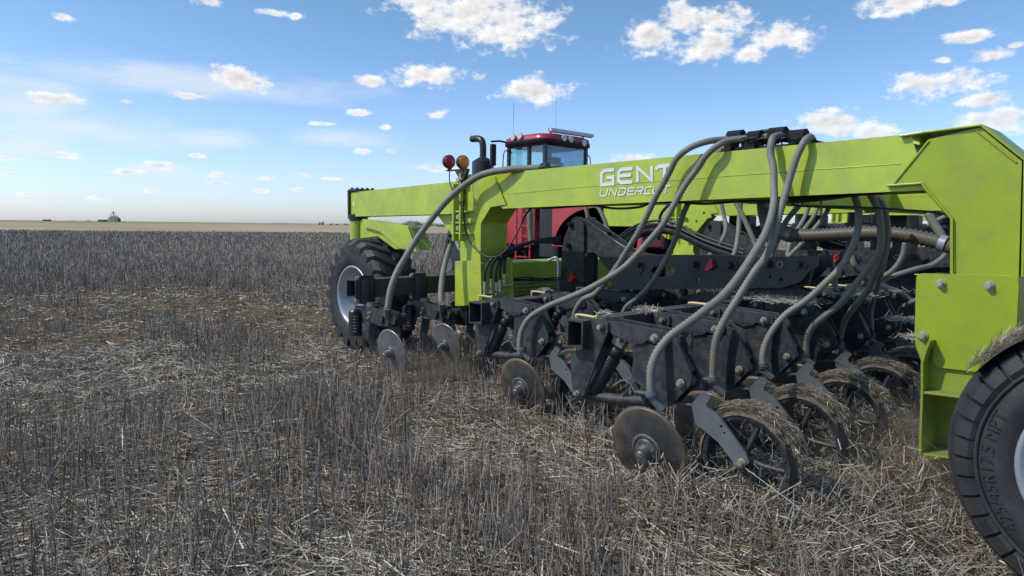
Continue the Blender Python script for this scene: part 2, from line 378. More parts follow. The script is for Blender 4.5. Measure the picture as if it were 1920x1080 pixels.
idx = np.arange(nr*na).reshape(nr, na)
F = np.stack([idx[:-1].ravel(), np.roll(idx,-1,1)[:-1].ravel(), np.roll(idx,-1,1)[1:].ravel(), idx[1:].ravel()], 1)[:, ::-1]
soil = bpy.data.materials.new('soil'); soil.use_nodes = True; t = soil.node_tree; b = t.nodes['Principled BSDF']
b.inputs['Roughness'].default_value = 1; b.inputs['Specular IOR Level'].default_value = .1
tcn = nd(t, 'ShaderNodeTexCoord')
def nse(sc, det=8, ro=.6):
    n = nd(t, 'ShaderNodeTexNoise'); n.inputs['Scale'].default_value = sc; n.inputs['Detail'].default_value = det; n.inputs['Roughness'].default_value = ro
    t.links.new(tcn.outputs['Object'], n.inputs['Vector']); return n
def ramp_(n, stops):
    r = nd(t, 'ShaderNodeValToRGB'); e = r.color_ramp.elements
    while len(e) < len(stops): e.new(.5)
    for q, (p, c) in zip(e, stops): q.position = p; q.color = (*c, 1)
    t.links.new(n, r.inputs[0]); return r
na_ = nse(2.2); nb_ = nse(45, 6, .7)
ra = ramp_(na_.outputs['Fac'], [(.35,(.10,.074,.05)),(.55,(.18,.125,.07)),(.7,(.25,.17,.085))])
rb = ramp_(nb_.outputs['Fac'], [(.3,(.45,.45,.45)),(.6,(1.1,1.1,1.1)),(.75,(1.7,1.65,1.6))])
mx = nd(t, 'ShaderNodeMix', data_type='RGBA', blend_type='MULTIPLY'); mx.inputs[0].default_value = 1
t.links.new(ra.outputs[0], mx.inputs[6]); t.links.new(rb.outputs[0], mx.inputs[7])
t.links.new(mx.outputs[2], b.inputs['Base Color'])
bp = nd(t, 'ShaderNodeBump'); bp.inputs['Strength'].default_value = .9; bp.inputs['Distance'].default_value = .03
t.links.new(nb_.outputs['Fac'], bp.inputs['Height']); t.links.new(bp.outputs[0], b.inputs['Normal'])
g0 = mesh_np('ground', np.stack([gx,gy,gz],1), F, soil, smooth=True); g0['kind'] = 'structure'
def ringsheet(name, r0, r1, m, n=240, wob=0, z=0):
    a = np.arange(n)*2*np.pi/n; V = []
    for k, r in enumerate((r0, r1)):
        q = r
        V.append(np.stack([q*np.sin(a), q*np.cos(a), np.full(n, z, float)], 1))
    i = np.arange(n); F = np.stack([i, n+i, n+(i+1)%n, (i+1)%n], 1)[:, ::-1]
    o = mesh_np(name, np.concatenate(V), F, m); o['kind'] = 'structure'; return o
def fieldmat(name, c1, c2, sx=.012):
    m = bpy.data.materials.new(name); m.use_nodes = True; t = m.node_tree; b = t.nodes['Principled BSDF']; b.inputs['Roughness'].default_value = 1; b.inputs['Specular IOR Level'].default_value = 0
    tcn = nd(t, 'ShaderNodeTexCoord'); n = nd(t, 'ShaderNodeTexNoise'); n.inputs['Scale'].default_value = sx; n.inputs['Detail'].default_value = 8; t.links.new(tcn.outputs['Object'], n.inputs['Vector'])
    r = nd(t, 'ShaderNodeValToRGB'); r.color_ramp.elements[0].position = .38; r.color_ramp.elements[1].position = .62
    r.color_ramp.elements[0].color = (*c1, 1); r.color_ramp.elements[1].color = (*c2, 1)
    t.links.new(n.outputs['Fac'], r.inputs[0]); t.links.new(r.outputs[0], b.inputs['Base Color']); return m
TAN = fieldmat('tan_field', (.34,.27,.18), (.43,.35,.25), .02)
ringsheet('tan_field', RB, 520, TAN)
ringsheet('green_field', 520, 9000, fieldmat('green_field', (.24,.25,.13), (.33,.31,.19), .004))

# ------------------------------------------------------------------ the seed drill
drill = empty('seed_drill', (4.2, 3.5, 0), 'long lime green towed seed drill with black row units and grey hoses', 'seed drill')
def part(g, name, m, parent=drill, **k): return g.build(name, m, parent, **k)
def strip(g, pts, t0, t1, th, side=1):
    """bent plate: px path at plane t0, spanning t0..t1, thickness th in the plane"""
    P = [at(x, y, t=t0) for x, y in pts]; P = [Vector((t0, p.y, p.z)) for p in P]
    nrm = []
    for i in range(len(P)):
        d = (P[min(i+1,len(P)-1)]-P[max(i-1,0)]).normalized(); nrm.append(Vector((0,-d.z,d.y))*side*th)
    W = Vector((t1-t0,0,0))
    for i in range(len(P)-1):
        a,b = P[i],P[i+1]; c,d = P[i+1]+nrm[i+1],P[i]+nrm[i]
        g.hexa([a,b,b+W,a+W,d,c,c+W,d+W])
    return g
T = 4.05
def frame_parts(full):
    made = []
    g = G().plate(A([(900,334),(1699,262),(1727,347),(944,385)], T), .30)
    beam = part(g, 'main_beam', GREEN, bevel=.028, seg=4); made.append(beam)
    # goose neck at the front
    g = G().plate(A([(869,335),(926,331),(946,381),(919,386),(900,418),(899,500),(866,500),(863,462),(857,444),(857,347)], T-.012), .324)
    gn = part(g, 'front_goose_neck', GREEN, bevel=.012); made.append(gn)
    g = G().plate(A([(856,494),(898,492),(900,568),(856,569)], T-.045), .40)
    gf = part(g, 'post_foot', GREEN, bevel=.022, seg=3); made.append(gf)
    g = G().plate(A([(853,571),(875,571),(875,610),(854,608)], T), .16); made.append(part(g, 'depth_scale_plate', BLACKC, bevel=.004))
    # bolted flange
    g = G()
    for x in (857, 870):
        a = at(x, 326 if x == 870 else 345, t=T-.02); b = at(x, 452, t=T-.02); g.box((T-.07, a.y-.012, b.z), (T+.33, a.y+.012, a.z))
    for y in (397, 417.5, 437):
        a = at(850, y, t=T-.02); b = at(887, y, t=T-.02); g.box((T-.055, b.y, a.z-.009), (T-.005, a.y, a.z+.009))
    fl = part(g, 'bolted_flange', GREEN, bevel=.004); made.append(fl)
    for y in (338, 407, 428): 
        p = at(863.5, y, t=T-.02); made.append(part(G().hexbolt((T-.012, p.y, p.z), (-1,0,0), .026, .035), 'flange_bolt', ZINC, org=p))
    # front beam to the caster
    g = G().plate(A([(658,363),(856,343),(857,398),(658,404)], T+.02), .24); made.append(part(g, 'caster_beam', GREEN, bevel=.014, seg=3))
    g = G().plate(A([(816,399),(856,399),(857,450)], T+.10), .025); made.append(part(g, 'gusset', GREEN))
    a = at(657, 358, t=T+.02); b = at(657, 405, t=T+.02)
    g = G().box((T-.005, a.y, b.z-.012), (T+.28, a.y+.025, a.z+.01)).box((T, a.y-.17, a.z-.004), (T+.27, a.y, a.z+.022))
    for k in range(5): g.cyl((T+.03+.05*k, a.y-.02-.03*k, a.z+.02), (T+.03+.05*k, a.y-.02-.03*k, a.z+.04), .014, n=8)
    made.append(part(g, 'end_cap', BLACKC))
    p = at(671, 405, t=T+.10); q = at(671, 452, t=T+.10)
    made.append(part(G().cyl((p.x,p.y,p.z-.05), (p.x,p.y,q.z-.1), .092, n=28), 'caster_post', GREEN))
    made.append(part(G().cyl((p.x,p.y,p.z+.02), (p.x,p.y,p.z-.035), .115, n=28).cyl((p.x,p.y,p.z-.035), (p.x,p.y,p.z-.055), .10, n=28), 'caster_bearing', BLACKC))
    g = G().plate(A([(680,411),(764,424),(781,471),(747,464),(712,433),(680,424)], T+.03), .03)
    g.plate(A([(676,413),(762,427),(778,469),(740,466),(708,442),(676,446)], T+.07), .22)
    made.append(part(g, 'caster_arm', GREEN, bevel=.004))
    # rear goose neck
    web = [(1741,263),(1838,240),(1914,303),(1908,520),(1903,700),(1783,700),(1783,411),(1727,345),(1672,348)]
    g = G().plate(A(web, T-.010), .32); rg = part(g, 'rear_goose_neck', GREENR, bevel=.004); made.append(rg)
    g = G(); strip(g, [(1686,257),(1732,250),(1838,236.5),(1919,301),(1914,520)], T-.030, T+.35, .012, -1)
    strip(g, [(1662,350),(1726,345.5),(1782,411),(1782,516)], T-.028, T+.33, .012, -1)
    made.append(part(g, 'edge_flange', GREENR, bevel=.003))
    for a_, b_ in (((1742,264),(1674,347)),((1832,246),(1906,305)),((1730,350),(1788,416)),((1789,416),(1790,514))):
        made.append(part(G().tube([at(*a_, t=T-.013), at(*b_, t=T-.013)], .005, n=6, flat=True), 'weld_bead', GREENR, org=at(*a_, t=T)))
    made.append(part(G().tube(A([(927,334),(934,352),(946,378)], T-.014), .006, n=6), 'weld_bead', GREEN, org=at(927,334,t=T)))
    # seam along the beam
    P = A([(950,364),(1100,350),(1300,335),(1500,320),(1690,307)], T-.001)
    made.append(part(G().tube(P, .0022, n=5), 'seam', GREEN, org=P[0]))
    return made
fr = frame_parts(True)
# mounting plate, axle bracket, wheel at the rear
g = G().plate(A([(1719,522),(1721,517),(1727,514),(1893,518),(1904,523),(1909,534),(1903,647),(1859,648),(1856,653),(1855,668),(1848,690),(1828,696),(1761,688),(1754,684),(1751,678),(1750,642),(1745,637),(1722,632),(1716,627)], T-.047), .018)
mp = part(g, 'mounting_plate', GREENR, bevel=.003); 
for x, y in ((1764,531),(1855,535),(1731,629),(1885,645)):
    p = at(x, y, t=T-.049); part(G().hexbolt(p, (-1,0,0), .017, .022), 'plate_bolt', ZINC, parent=mp, org=p)
g = G().plate(A([(1716,628),(1717,646),(1729,680),(1728,733),(1880,750),(1905,700),(1905,640)], T-.027), .012)
g.plate(A([(1731,720),(1729,855),(1870,880),(1890,730)], T+.13), .012)
strip(g, [(1745,640),(1737,660),(1731,682),(1731,731)], T-.13, T-.028, .012, 1)
strip(g, [(1731,731.5),(1727,853)], T-.13, T+.13, .012, 1)
strip(g, [(1731,734),(1860,750)], T-.125, T+.13, .012, 1)
strip(g, [(1727,853),(1850,871)], T-.12, T+.13, .010, -1)
for y in (700, 770, 800, 835):
    p = at(1728.5, y, t=T-.10); g.cyl((T-.08,p.y-.006,p.z), (T-.08,p.y-.018,p.z), .007, n=8)
part(g, 'axle_bracket', GREENW, bevel=.002)
WC = Vector((3.32, .207, .577))
part(G().cyl((3.50, WC.y, WC.z), (4.02, WC.y, WC.z), .055), 'wheel_axle', BLACK)
# ------------------------------------------------------------------ wheels
def tyre_profile(w, R, r0, sh=.06, bulge=.02):
    h = w/2
    return [(-h+.05, r0-.012), (-h+.012, r0+.012), (-h-.004, r0+.05), (-h-bulge*.6, (R+r0)/2), (-h-.004, R-sh*1.4), (-h+sh*.35, R-sh*.45), (-h+sh, R-.008), (-h*.4, R), (h*.4, R),
            (h-sh, R-.008), (h-sh*.35, R-sh*.45), (h+.004, R-sh*1.4), (h+bulge*.6, (R+r0)/2), (h+.004, r0+.05), (h-.012, r0+.012), (h-.05, r0-.012)]
def wp(c, x, r, a): return Vector((c.x+x, c.y - r*math.sin(a), c.z + r*math.cos(a)))
def wheel(c, w, R, r0, kind, text):
    root = G().lathe(c, (1,0,0), tyre_profile(w, R, r0, .07 if kind == 'lug' else .085), n=96)
    ty = None
    if kind == 'lug':
        n = 20
        for sd in (-1, 1):
            for k in range(n):
                a0 = 2*math.pi*(k + (.5 if sd > 0 else 0))/n
                sec = []
                for j in range(7):
                    u = j/6; x = sd*(.0 + (w/2+.012)*u) ; a = a0 - .36*u**1.3
                    base = R-.012 if u < .8 else R-.012-(u-.8)*.5
                    top = R+.034 if u < .8 else R+.034-(u-.8)*.36
                    hw = .085 + .028*u
                    sec.append([wp(c, x, base, a-hw), wp(c, x, base, a+hw), wp(c, x, top, a+hw*.72), wp(c, x, top, a-hw*.72)])
                vs = [p for s_ in sec for p in s_]; fs = []
                for j in range(6):
                    for q in range(4): fs.append((j*4+q, j*4+(q+1)%4, j*4+4+(q+1)%4, j*4+4+q))
                fs += [(3,2,1,0), (24,25,26,27)]
                root.add(vs, fs)
    else:
        n = 40
        for sd in (-1, 1):
            for k in range(n):
                a = 2*math.pi*k/n; hw = .066
                for (x0, x1, ra, rb, h) in ((w/2-.082, w/2-.012, R-.010, R-.042, .013), (w/2-.016, w/2-.004, R-.040, R-.088, .010)):
                    c8 = [wp(c, sd*x0, ra-.02, a-hw), wp(c, sd*x0, ra-.02, a+hw), wp(c, sd*x1, rb-.02, a+hw), wp(c, sd*x1, rb-.02, a-hw),
                          wp(c, sd*x0, ra+h, a-hw), wp(c, sd*x0, ra+h, a+hw), wp(c, sd*(x1+(.012 if x1 > w/2-.005 else 0)), rb+h*.6, a+hw), wp(c, sd*(x1+(.012 if x1 > w/2-.005 else 0)), rb+h*.6, a-hw)]
                    root.hexa(c8)
            for x in (-.09, 0, .09):
                if sd > 0: root.lathe(c, (1,0,0), [(x-.035, R-.01), (x-.03, R+.012), (x+.03, R+.012), (x+.035, R-.01)], n=96, sm=False)
        # rib line round the shoulder
        root.lathe(c, (1,0,0), [(-w/2-.010, R-.118), (-w/2-.020, R-.112), (-w/2-.018, R-.106), (-w/2-.006, R-.102)], n=96)
    ty = part(root, 'tyre', RUB, parent=None, org=c)
    return ty
def arc_text(g, body, c, x, r, size, a_mid, tall=1.0):
    """letters round a sidewall (near side), centred on angle a_mid (0 = top, + = towards the front as seen from the near side)"""
    w = text_geo(G(), body, lambda u, v: Vector((u,0,v)), size)
    def place(u, v):
        a = a_mid + (u - w/2)/r; rr = r + v*tall
        return Vector((x, c.y - rr*math.sin(a), c.z + rr*math.cos(a)))
    text_geo(g, body, place, size)
def make_wheel(c, w, R, r0, kind, label=None):
    root = empty('wheel', c); root.parent = drill; root.location = c - WORG[drill.name]
    g = G()
    ty = None
    gg = wheel(c, w, R, r0, kind, None)
    gg.parent = root; gg.location = (0,0,0); WORG[gg.name] = Vector(c)
    # rim: dish, outer flange, hub, studs
    h = w/2
    g = G().lathe(c, (1,0,0), [(-h+.055, r0-.005), (-h+.006, r0+.014), (-h-.004, r0+.006), (-h+.004, r0-.012), (-h+.03, r0-.022), (-h+.09, r0-.055), (-h+.16, r0-.075), (-h+.19, r0-.10), (-h+.175, .13), (-h+.15, .10), (-h+.15, .02)], n=64)
    g.lathe(c, (1,0,0), [(h-.055, r0-.005), (h-.006, r0+.014), (h-.03, r0-.022), (h-.1, r0-.06), (h-.12, .05)], n=48)
    g.build('rim', SILVER, root)
    g = G().cyl(c+Vector((-h+.16,0,0)), c+Vector((-h+.05,0,0)), .075, .065, n=24)
    for k in range(10):
        a = 2*math.pi*k/10; g.hexbolt(wp(c, -h+.168, .112, a), (-1,0,0), .014, .02, washer=False)
    g.build('hub', SILVER if kind == 'lug' else GREYP, root)
    return root
LW = Vector((4.12, 6.74, .63))
w1 = make_wheel(LW, .50, .605, .325, 'lug')
w2 = make_wheel(WC, .44, .556, .312, 'rib')
g = G(); arc_text(g, '560/60R22.5', LW, LW.x-.25-.013, .435, .085, R_(-92)); arc_text(g, 'BKT', LW, LW.x-.25-.013, .45, .10, R_(12), 1)
g.build('tyre_lettering', RUBL, w1)
g = G(); arc_text(g, '425/45R17.5 MPT', WC, WC.x-.22-.0145, .39, .062, R_(-98)); g.build('tyre_lettering', RUBL, w2)
# straw and mud pressed on the near wheel
def crust(name, c, w, R, a0, a1, th, parent, mt, nseed=0, strands=260, org=None):
    n = int(abs(a1-a0)*R/.012); m = 9; V = []; Fc = []
    for i in range(n+1):
        a = a0+(a1-a0)*i/n; edge = min(1, min(i, n-i)/(n*.12))
        for j in range(m):
            u = j/(m-1); x = (u-.5)*w*(1+.15*mnoise.noise(Vector((i*.2, nseed, 3))))
            prof = math.sin(math.pi*min(1, max(0, u)))**.45
            q = Vector((a*R*18+nseed, x*30, nseed)); nn = .62 + .75*mnoise.noise(q*.7) + .45*mnoise.noise(q*2.1)
            V.append(wp(c, x, R - .004 + th*prof*max(.12, nn)*edge, a))
    for i in range(n):
        for j in range(m-1): Fc.append((i*m+j, i*m+j+1, (i+1)*m+j+1, (i+1)*m+j))
    g = G(); g.add(V, Fc, False)
    for k in range(strands):
        a = random.uniform(a0, a1); x = random.uniform(-.52, .52)*w; r = R + th*random.uniform(.2, 1.05); ln = random.uniform(.02, .07)/R
        p = wp(c, x, r, a); q = wp(c, x+random.uniform(-.02,.02), r+random.uniform(-.01,.018), a+ln); wd = random.uniform(.0012,.0028)
        g.add([p, p+Vector((wd,0,wd)), q+Vector((wd,0,0)), q], [(0,1,2,3)])
    return g
crust('m', WC, .47, .562, R_(-58), R_(30), .034, None, MUD, 5, 1600).build('straw_crust', MUD, w2)

# ------------------------------------------------------------------ tool-bar tubes
def tube_bar(p0, p1, t0, t1, name='cross_tube'):
    a = at(*p0, t=t0); b = at(*p1, t=t0); s0, s1, z0, z1 = b.y, a.y, b.z, a.z; w = .011
    s0, s1 = min(s0, s1), max(s0, s1)
    o = [(t0,s0,z0),(t0,s1,z0),(t0,s1,z1),(t0,s0,z1)]; i = [(t0,s0+w,z0+w),(t0,s0+w,z1-w),(t0,s1-w,z1-w),(t0,s1-w,z0+w)]
    g = G().plate(o, t1-t0, holes=[i]); part(g, name, BLACK)
    return (s0, s1, z0, z1)
tb2 = tube_bar((1063,598), (1092,656), 2.90, 12.0)
tb1 = tube_bar((879,565), (903,610), 3.47, 14.0)
tb0 = tube_bar((649,523), (667,560), 3.22, 12.0)
print('tubes', tb2, tb1, tb0)

# ------------------------------------------------------------------ row units
T0 = 2.95
def make_unit():
    org = Vector((T0, 2.56, .80))
    g = G()
    hp = [(1107,598),(1133,599),(1139,606),(1139,620),(1094,741),(1078,741),(1072,715),(1070,658),(1092,656)]
    for dt in (0, .15): g.plate(A(hp, T0+.01) if not dt else [p+X*dt for p in A(hp, T0+.01)], .012)
    u = g.build('row_unit', BLACK, drill, org=org, bevel=.002)
    def sp(g, name, m, **k): return g.build(name, m, u, **k)
    lk = [(1139,602),(1150,603),(1240,621),(1246,629),(1245,640),(1229,645),(1212,637),(1206,643),(1187,646),(1157,629),(1140,622),(1118,617),(1118,607)]
    g = G(); L0 = A(lk, T0+.026)
    for dt in (0, .115): g.plate([p+X*dt for p in L0], .010)
    a = at(1228,633,t=T0); g.cyl((T0+.02,a.y,a.z), (T0+.15,a.y,a.z), .022); a = at(1127,613,t=T0); g.cyl((T0+.0,a.y,a.z), (T0+.16,a.y,a.z), .02)
    g.box((T0+.03, at(1200,625,t=T0).y, at(1200,630,t=T0).z-.03), (T0+.135, at(1180,625,t=T0).y, at(1180,630,t=T0).z))
    sp(g, 'parallel_link', BLACK, bevel=.002)
    bd = [(1189,650),(1190,641),(1212,645),(1228,648),(1246,640),(1249,626),(1268,637),(1296,702),(1297,708),(1293,723),(1257,760),(1248,760),(1235,752),(1217,737),(1185,708)]
    g = G(); L0 = A(bd, T0+.042)
    for dt in (0, .075): g.plate([p+X*dt for p in L0], .009)
    a, b = at(1262,650,t=T0+.042), at(1290,700,t=T0+.042)
    g.hexa([a+X*.009,b+X*.009,b+X*.075,a+X*.075,a+X*.009+Z*.012,b+X*.009+Z*.012,b+X*.075+Z*.012,a+X*.075+Z*.012])
    sp(g, 'opener_body', BLACK, bevel=.002)
    p, q = at(1161,652,t=T0+.085), at(1112,737,t=T0+.085); d = q-p; Ln = d.length; prof = [(0,.012),(0,.034),(.022,.040),(.06,.041),(.062,.034)]
    k = .066
    while k < Ln-.03: prof += [(k,.040),(k+.006,.044),(k+.012,.040),(k+.014,.036)]; k += .0165
    prof += [(Ln-.02,.036),(Ln,.03),(Ln,.01)]
    sp(G().lathe(p, d, prof, n=28), 'down_pressure_strut', RUBBLK)
    g = G().plate(A([(1150,632),(1173,639),(1164,653),(1147,642)], T0+.055), .05); a = at(1153,639,t=T0); g.hexbolt((T0+.053,a.y,a.z), (-1,0,0), .013, .02)
    sp(g, 'strut_mount', STEEL, bevel=.003)
    g = G().tube([at(1083,737,t=T0+.085), at(1120,744,t=T0+.085), at(1165,749,t=T0+.085), at(1215,752,t=T0+.085)], .030, n=12)
    sp(g, 'lower_link', BLACK)
    g = G(); strip(g, [(1148,722),(1163,712),(1176,711),(1183,720),(1190,733),(1214,737)], T0+.01, T0+.05, .010)
    strip(g, [(1163,675),(1178,690),(1190,715)], T0+.06, T0+.09, .008); sp(g, 'gauge_bracket', GREYP, bevel=.001)
    # coulter disc
    c = Vector((T0-.01, 2.07, .262)); Rr = .238; DA = Vector((1,.02,.20)).normalized()
    g = G().lathe(c, DA, [(-.022,.05),(-.018,.09),(-.004,.16),(0,Rr-.02),(.003,Rr),(.006,Rr-.02),(.003,.16),(-.01,.09),(-.012,.05)], n=64)
    disc = sp(g, 'coulter_disc', STEELD, org=c)
    g = G().cyl(c+DA*-.022, c+DA*-.034, .066, .062, n=24).cyl(c+DA*-.034, c+DA*-.078, .040, .034, n=20).cyl(c+DA*-.078, c+DA*-.09, .022, .016, n=14)
    g.lathe(c, DA, [(-.0235,.075),(-.026,.085),(-.0215,.092)], n=36)
    for k in range(5):
        a = 2*math.pi*k/5; g.hexbolt(wp(c-DA*.034, 0, .052, a), DA*-1, .007, .010, washer=False)
    sp(g, 'disc_hub', STEEL, org=c)
    # depth cam
    p = at(1300,711,t=T0+.13); g = G(); nt_ = 30; pts = []
    for k in range(nt_*2):
        a = math.pi*k/nt_; r = .056 if k % 2 else .050; pts.append(p+Vector((0, r*math.cos(a), r*math.sin(a))))
    g.plate(pts, .012); g.cyl((T0+.06,p.y,p.z), (T0+.13,p.y,p.z), .024, .030, n=18); sp(g, 'depth_cam', GREYP)
    # packer arm
    g = G().plate(A([(1296,757),(1313,737),(1318,735),(1329,741),(1332,746),(1324,758),(1327,765),(1345,776),(1399,851),(1404,868),(1392,879),(1380,873),(1346,828),(1303,793)], T0+.062), .012, holes=[ring(1352,800,.008,T0+.062,8), ring(1358,812,.006,T0+.062,8)])
    strip(g, [(1236,752),(1270,755),(1300,757),(1318,738)], T0+.075, T0+.11, .012)
    sp(g, 'packer_arm', GREYP, bevel=.002)
    c2 = Vector((T0+.135, 1.585, .292)); w = .085; Ro = .236
    g = G().lathe(c2, (1,0,0), [(-w/2,Ro-.006),(-w/2,Ro-.034),(-w/2+.012,Ro-.036),(-w/2+.012,Ro-.012),(w/2-.012,Ro-.012),(w/2-.012,Ro-.036),(w/2,Ro-.034),(w/2,Ro-.006),(w/4,Ro+.004),(-w/4,Ro+.004),(-w/2,Ro-.006)], n=72)
    for k in range(5):
        a = 2*math.pi*k/5+.3; p0 = wp(c2, -.02, .035, a-.25); p1 = wp(c2, -.02, Ro-.02, a)
        g.tube([p0, p0.lerp(p1,.5)+X*-.01, p1], .0135, n=8)
    for k in range(15):
        a = 2*math.pi*k/15; g.cyl(wp(c2, -w/2-.006, Ro-.024, a), wp(c2, -w/2, Ro-.024, a), .008, n=8)
    g.cyl(c2+X*-.055, c2+X*.04, .042, n=20)
    sp(g, 'press_wheel', BLACK, org=c2)
    sp(crust('m', c2, w*1.15, Ro, R_(-158), R_(64), .058, None, MUD, 2, 1500), 'mud_straw_crust', MUD, org=c2)
    # seed boot under the hose
    p, q, r = at(1221,733,t=T0-.055), at(1223,745,t=T0-.055), at(1243,768,t=T0-.03)
    g = G().cyl(p, q, .030, .030, n=16).tube([q, q.lerp(r,.5)+Z*-.004, r], .022, n=10); g.cyl(p.lerp(q,.4), p.lerp(q,.7), .034, n=16)
    sp(g, 'seed_boot', GREYP)
    for x, y, tt, r in ((1127,613,0.008,.015),(1228,633,.024,.0155),(1277,718,.040,.0165),(1083,737,.008,.013),(1391,867,.058,.0165)):
        p = at(x, y, t=T0+tt); sp(G().hexbolt(p, (-1,0,0), r, .020), 'bolt', ZINC, org=p)
    a = at(1088,593,t=T0-.0); z1 = tb2[3]+.007
    g = G().tube([(T0+.045,tb2[0]-.02,z1-.2),(T0+.045,tb2[0]-.02,z1),(T0+.045,tb2[0]+.0,z1+.008),(T0+.045,tb2[1]-.0,z1+.008),(T0+.045,tb2[1]+.01,z1-.02),(T0+.045,tb2[1]+.012,z1-.2)], .0095, n=8)
    sp(g, 'u_bolt', YZINC)
    return u
unit = make_unit()
NR2, NR1 = 11, 14
SH1 = Vector((.59, 1.58, -.055))
for i in range(1, NR2): copy_tree(unit, drill, (.6*i, random.uniform(-.006,.006), random.uniform(-.012,.008)))
for i in range(NR1): copy_tree(unit, drill, SH1+Vector((.6*i, random.uniform(-.006,.006), random.uniform(-.012,.008))))

# front coulters on the leading tube
def make_coulter():
    t = 3.30; org = Vector((t, 5.7, .8)); B = lambda pts, dt=0: A(pts, t+dt)
    p = at(684,521,t=t+.05); q = at(684,568,t=t+.05)
    g = G().cyl((t+.05,p.y-.02,p.z), (t+.05,p.y-.02,q.z), .085, n=24)
    a, b = at(667,517,t=t-.03), at(675,569,t=t-.03); g.plate(A([(667,517),(676,517),(676,569),(667,569)], t-.03), .14)
    u = g.build('front_coulter', BLACKC, drill, org=org)
    def sp(g, name, m, **k): return g.build(name, m, u, **k)
    for dy in (521, 541, 563):
        p = at(672,dy,t=t-.034); sp(G().hexbolt(p, (-1,0,0), .014, .02), 'bolt', ZINC, org=p)
    g = G().cyl((t+.05,p.y-.10,q.z-.035), (t+.05,p.y-.10,q.z+.02), .05, n=18); sp(g, 'pivot_pin', STEEL)
    arm = [(666,573),(690,575),(712,581),(734,588),(741,598),(739,608),(724,612),(708,610),(690,600),(680,606),(664,592)]
    g = G(); P0 = A(arm, t)
    for dt in (0, .08): g.plate([v+X*dt for v in P0], .012)
    a = at(716,598,t=t); g.cyl((t-.02,a.y,a.z), (t+.13,a.y,a.z), .04, n=18); a = at(735,600,t=t+.02); g.cyl((t-.0,a.y,a.z), (t+.15,a.y,a.z), .052, n=18)
    sp(g, 'swing_arm', BLACK, bevel=.002)
    for x, y in ((694,587),(692,596)): p = at(x,y,t=t-.001); sp(G().hexbolt(p, (-1,0,0), .012, .018), 'bolt', ZINC, org=p)
    p, q = at(666,584,t=t-.03), at(667,629,t=t-.03)
    g = G().cyl(p, q, .062, n=24).cyl(p+Z*.02, p, .04, .055, n=20); c = sp(g, 'spring_canister', BLACKC)
    g = G()
    for k in range(6): 
        m_ = p.lerp(q, .18+.125*k); v = (CAM-m_); v.z = 0; v.normalize(); r = Vector((v.y,-v.x,0))
        g.tube([m_+v*.058-r*.02, m_+v*.066, m_+v*.058+r*.02+Z*.006], .0045, n=6)
    sp(g, 'spring_coil', STEEL)
    g = G().plate(A([(729,608),(743,604),(750,628),(748,648),(738,662),(728,662),(726,640)], t+.05), .02); sp(g, 'shank', BLACK, bevel=.002); sp(G().plate(A([(694,606),(706,610),(700,640),(714,664),(708,668),(690,642)], t+.09), .015), 'scraper_arm', BLACK, bevel=.002)
    c = Vector((t+.0, 5.075, .300)); R2 = .214
    ax = Vector((1,.04,.16)).normalized()
    g = G().lathe(c, ax, [(-.012,.04),(-.010,.07),(-.002,.13),(0,R2-.015),(.003,R2),(.006,R2-.015),(.004,.13),(-.004,.07)], n=64); sp(g, 'coulter_disc', STEELB, org=c)
    g = G().cyl(c-ax*.012, c-ax*.03, .055, .052, n=20).cyl(c-ax*.03, c-ax*.085, .036, .030, n=20).cyl(c-ax*.085, c-ax*.092, .018, .014, n=12); 
    for k in range(5):
        a = 2*math.pi*k/5; g.hexbolt(wp(c-ax*.028, 0, .043, a), (-1,0,0), .006, .008, washer=False)
    sp(g, 'disc_hub', STEEL, org=c)
    p, q = at(726,577,t=t-.03), at(727,592,t=t-.0); sp(G().cyl(p, q, .032, .036, n=14), 'seed_boot', GREYP)
    return u
cl = make_coulter()
for i in range(1, 7): copy_tree(cl, drill, (.6*i, 0, 0))
for i in range(1, 0): pass
# ------------------------------------------------------------------ further frame, cross beams, lift linkages
for dx in (3.52, 8.6):
    for o in fr:
        if o.name.split('.')[0] in ('end_cap','caster_post','caster_bearing','caster_arm','caster_beam'): continue
        copy_tree(o, drill, (dx, 0, 0))
part(G().box((T+.34, 4.83, .75), (12.6, 5.12, 1.08)), 'lower_cross_beam', GREEN, bevel=.02)
part(G().box((T+.31, 2.46, 1.625), (12.6, 2.74, 1.88)), 'upper_cross_beam', GREEN, bevel=.02)
part(G().plate(A([(1133,388),(1300,385),(1300,424),(1133,422)], T+3.54), .24), 'caster_beam', GREEN, bevel=.012)
